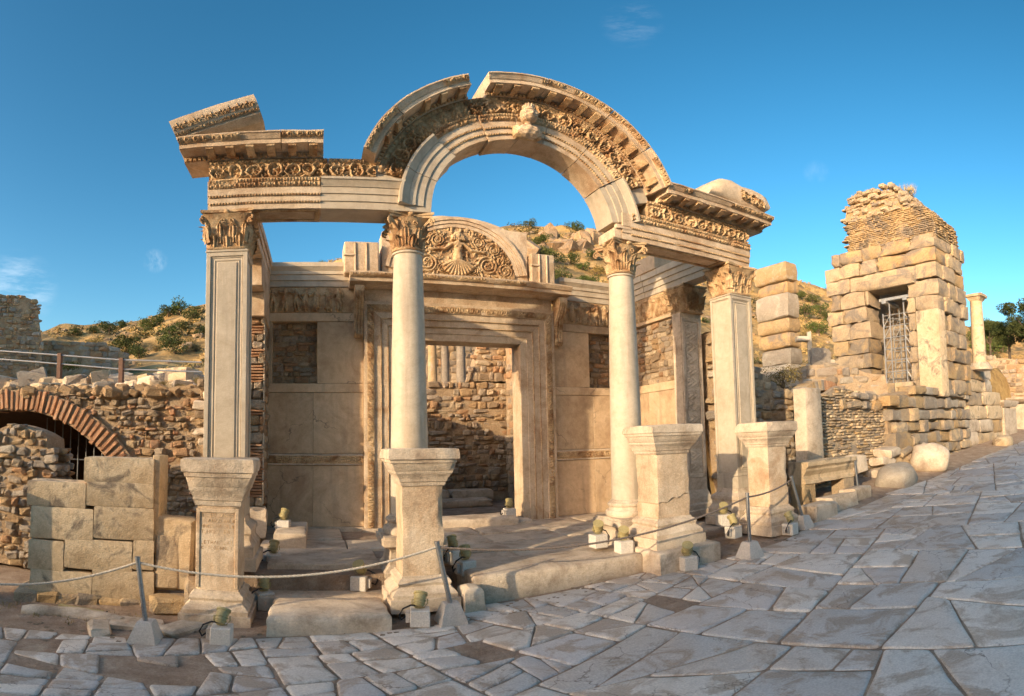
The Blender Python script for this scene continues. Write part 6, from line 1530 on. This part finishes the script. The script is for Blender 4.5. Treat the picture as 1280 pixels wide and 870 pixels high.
# rocks of the cliff on the ridge
RK = []
for k in range(6):
    V, F = chamfer(.22, .2, .24); V = V+RNG.uniform(-.16, .16, V.shape); me = bpy.data.meshes.new('rock'); me.from_pydata(V.tolist(), [], F); me.materials.append(M['rock']); RK.append(me)
for k in range(34):
    x = random.uniform(655, 748); y = random.uniform(292, 318); p, r_ = hit_hill(x, y); s = random.choice((.5, .8, 1.1, 1.7))
    tag(link_copy(RK[k % 6], 'cliff_rock', p, None, (random.uniform(0, 3),)*3, (s*1.5, s, s)), 'grey rock of the outcrop on the ridge seen through the arch', 'rock', 'rocks on the ridge')
rs = np.random.default_rng(4); mb = MB(); Vd, Fd = leaf_cloud(60, 3, .16, 4)
for k in range(1500):
    az = rs.uniform(-.72, 1.36); r_ = float(r0f(np.array([az]))[0])+55*rs.uniform(.03, .99); z = float(hill_z(np.array([az]), np.array([r_]))[0]); s = rs.uniform(.25, .7)
    mb.add(Vd*s+np.array([CAM[0]+math.sin(az)*r_, CAM[1]+math.cos(az)*r_, z-.05]), Fd)
tag(mb.build('hill_scrub', M['grass']), 'dry yellow scrub and grass clumps covering the hillside', 'scrub', kind='stuff')
mb = MB(); Vd, Fd = leaf_cloud(110, 5, .11, 5)
for k in range(420):
    az = rs.uniform(-.72, 1.36); r_ = float(r0f(np.array([az]))[0])+55*rs.uniform(.05, .99)**.8; z = float(hill_z(np.array([az]), np.array([r_]))[0]); s = rs.choice((.4, .7, 1.1))
    mb.add(Vd*s*np.array([1.2, 1.2, .8])+np.array([CAM[0]+math.sin(az)*r_, CAM[1]+math.cos(az)*r_, z-.05]), Fd)
tag(mb.build('low_scrub', M['bushy']), 'grey green low scrub spread over the hillside', 'scrub', kind='stuff')
mb = MB()
for k in range(900):
    az = rs.uniform(-.72, 1.36); r_ = float(r0f(np.array([az]))[0])+55*rs.uniform(.03, .99); z = float(hill_z(np.array([az]), np.array([r_]))[0]); s = rs.choice((.15, .25, .5)); V, F = POOLV[rs.integers(14)]
    mb.add(V*s*np.array([1.4, 1.2, 1])+np.array([CAM[0]+math.sin(az)*r_, CAM[1]+math.cos(az)*r_, z]), F)
for k in range(500):
    x, y = rs.uniform(4.8, 22), rs.uniform(1.2, 9); s = rs.choice((.08, .14, .25)); V, F = POOLV[rs.integers(14)]
    mb.add(V*s*np.array([1.4, 1.2, 1])+np.array([x, y, upz(x, y)]), F)
tag(mb.build('hill_stones', M['rock']), 'loose stones scattered over the dry slopes', 'stones', kind='stuff')
# trees at the right edge
def tree(p, h, label, seed):
    t = thing('tree', label, 'tree', p); mb = MB(); rs = random.Random(seed); p = np.array(p)
    V, F = [], []; crown = MB()
    mb.tube([p+np.array([0, 0, -.4]), p+np.array([.1, 0, h*.2]), p+np.array([.05, .1, h*.45])], np.array([.22, .16, .1])*h/6, 8)
    for k in range(9):
        a = k*2.4+rs.uniform(-.3, .3); q = h*rs.uniform(.14, .36); z = h*rs.uniform(.35, .82); c = p+np.array([q*math.cos(a), q*math.sin(a), z])
        mb.tube([p+np.array([.05, .05, h*.25]), (p+c)/2+np.array([0, 0, h*.12]), c], np.array([.08, .05, .02])*h/6, 6)
        Vc, Fc = leaf_cloud(1500, seed*31+k, .06, 5); crown.add((Vc-np.array([0, 0, .35]))*h*.27+c, Fc)
    mb.build('trunk', M['bark'], t, smooth=60); crown.build('crown', M['leaf'], t)
p, r_ = hit_hill(1262, 446); r_ = 33; p = at_r(1262, 446, r_); tree(p, 60/px(r_), 'round olive tree on the slope at the right behind the lone column', 1)
p = at_r(1290, 440, 31); tree(p, 78/px(31), 'larger dark tree at the right beside the round olive tree', 2)
p = at_r(1238, 442, 40); tree(p, 50/px(40), 'smaller tree half hidden behind the lone column', 3)
# dry grass on the tower crown and along wall tops
mb = MB(); rs = random.Random(5)
def tuft(p, n, h):
    for i in range(n):
        a = rs.uniform(0, 6.28); q = rs.uniform(0, .12); b = np.array(p)+np.array([q*math.cos(a), q*math.sin(a), 0]); e = b+np.array([rs.uniform(-.5, .5)*h, rs.uniform(-.5, .5)*h, h*rs.uniform(.6, 1.1)]); s = np.array([math.cos(a+1.5), math.sin(a+1.5), 0])*.006
        mb.add([b-s, b+s, e], [(0, 1, 2)])
for k in range(60): y = rs.uniform(1.0, 3.3); tuft((XT+rs.uniform(.1, 1.2), y, crown_top(y) if False else zt0+2.1+rs.uniform(-.15, .12)), 26, .32)
tag(mb.build('crown_grass', M['grass'], tw), kind='stuff')
mb = MB()
for k in range(170): x = rs.uniform(-12, -4.6); y = rs.uniform(2.3, 7.5); tuft((x, y, terr(y)-.02), 16, .16)
for k in range(110): x = rs.uniform(4.8, 10); y = rs.uniform(1.1, 4); tuft((x, y, upz(x, y)), 16, .2)
for k in range(40): x = rs.uniform(-7.5, -4.6); tuft((x, rs.uniform(-1.6, -1.0), street(x)+.0), 10, .05)
tag(mb.build('dry_grass', M['grass']), 'dry yellow grass tufts on the terraces', 'grass', kind='stuff')
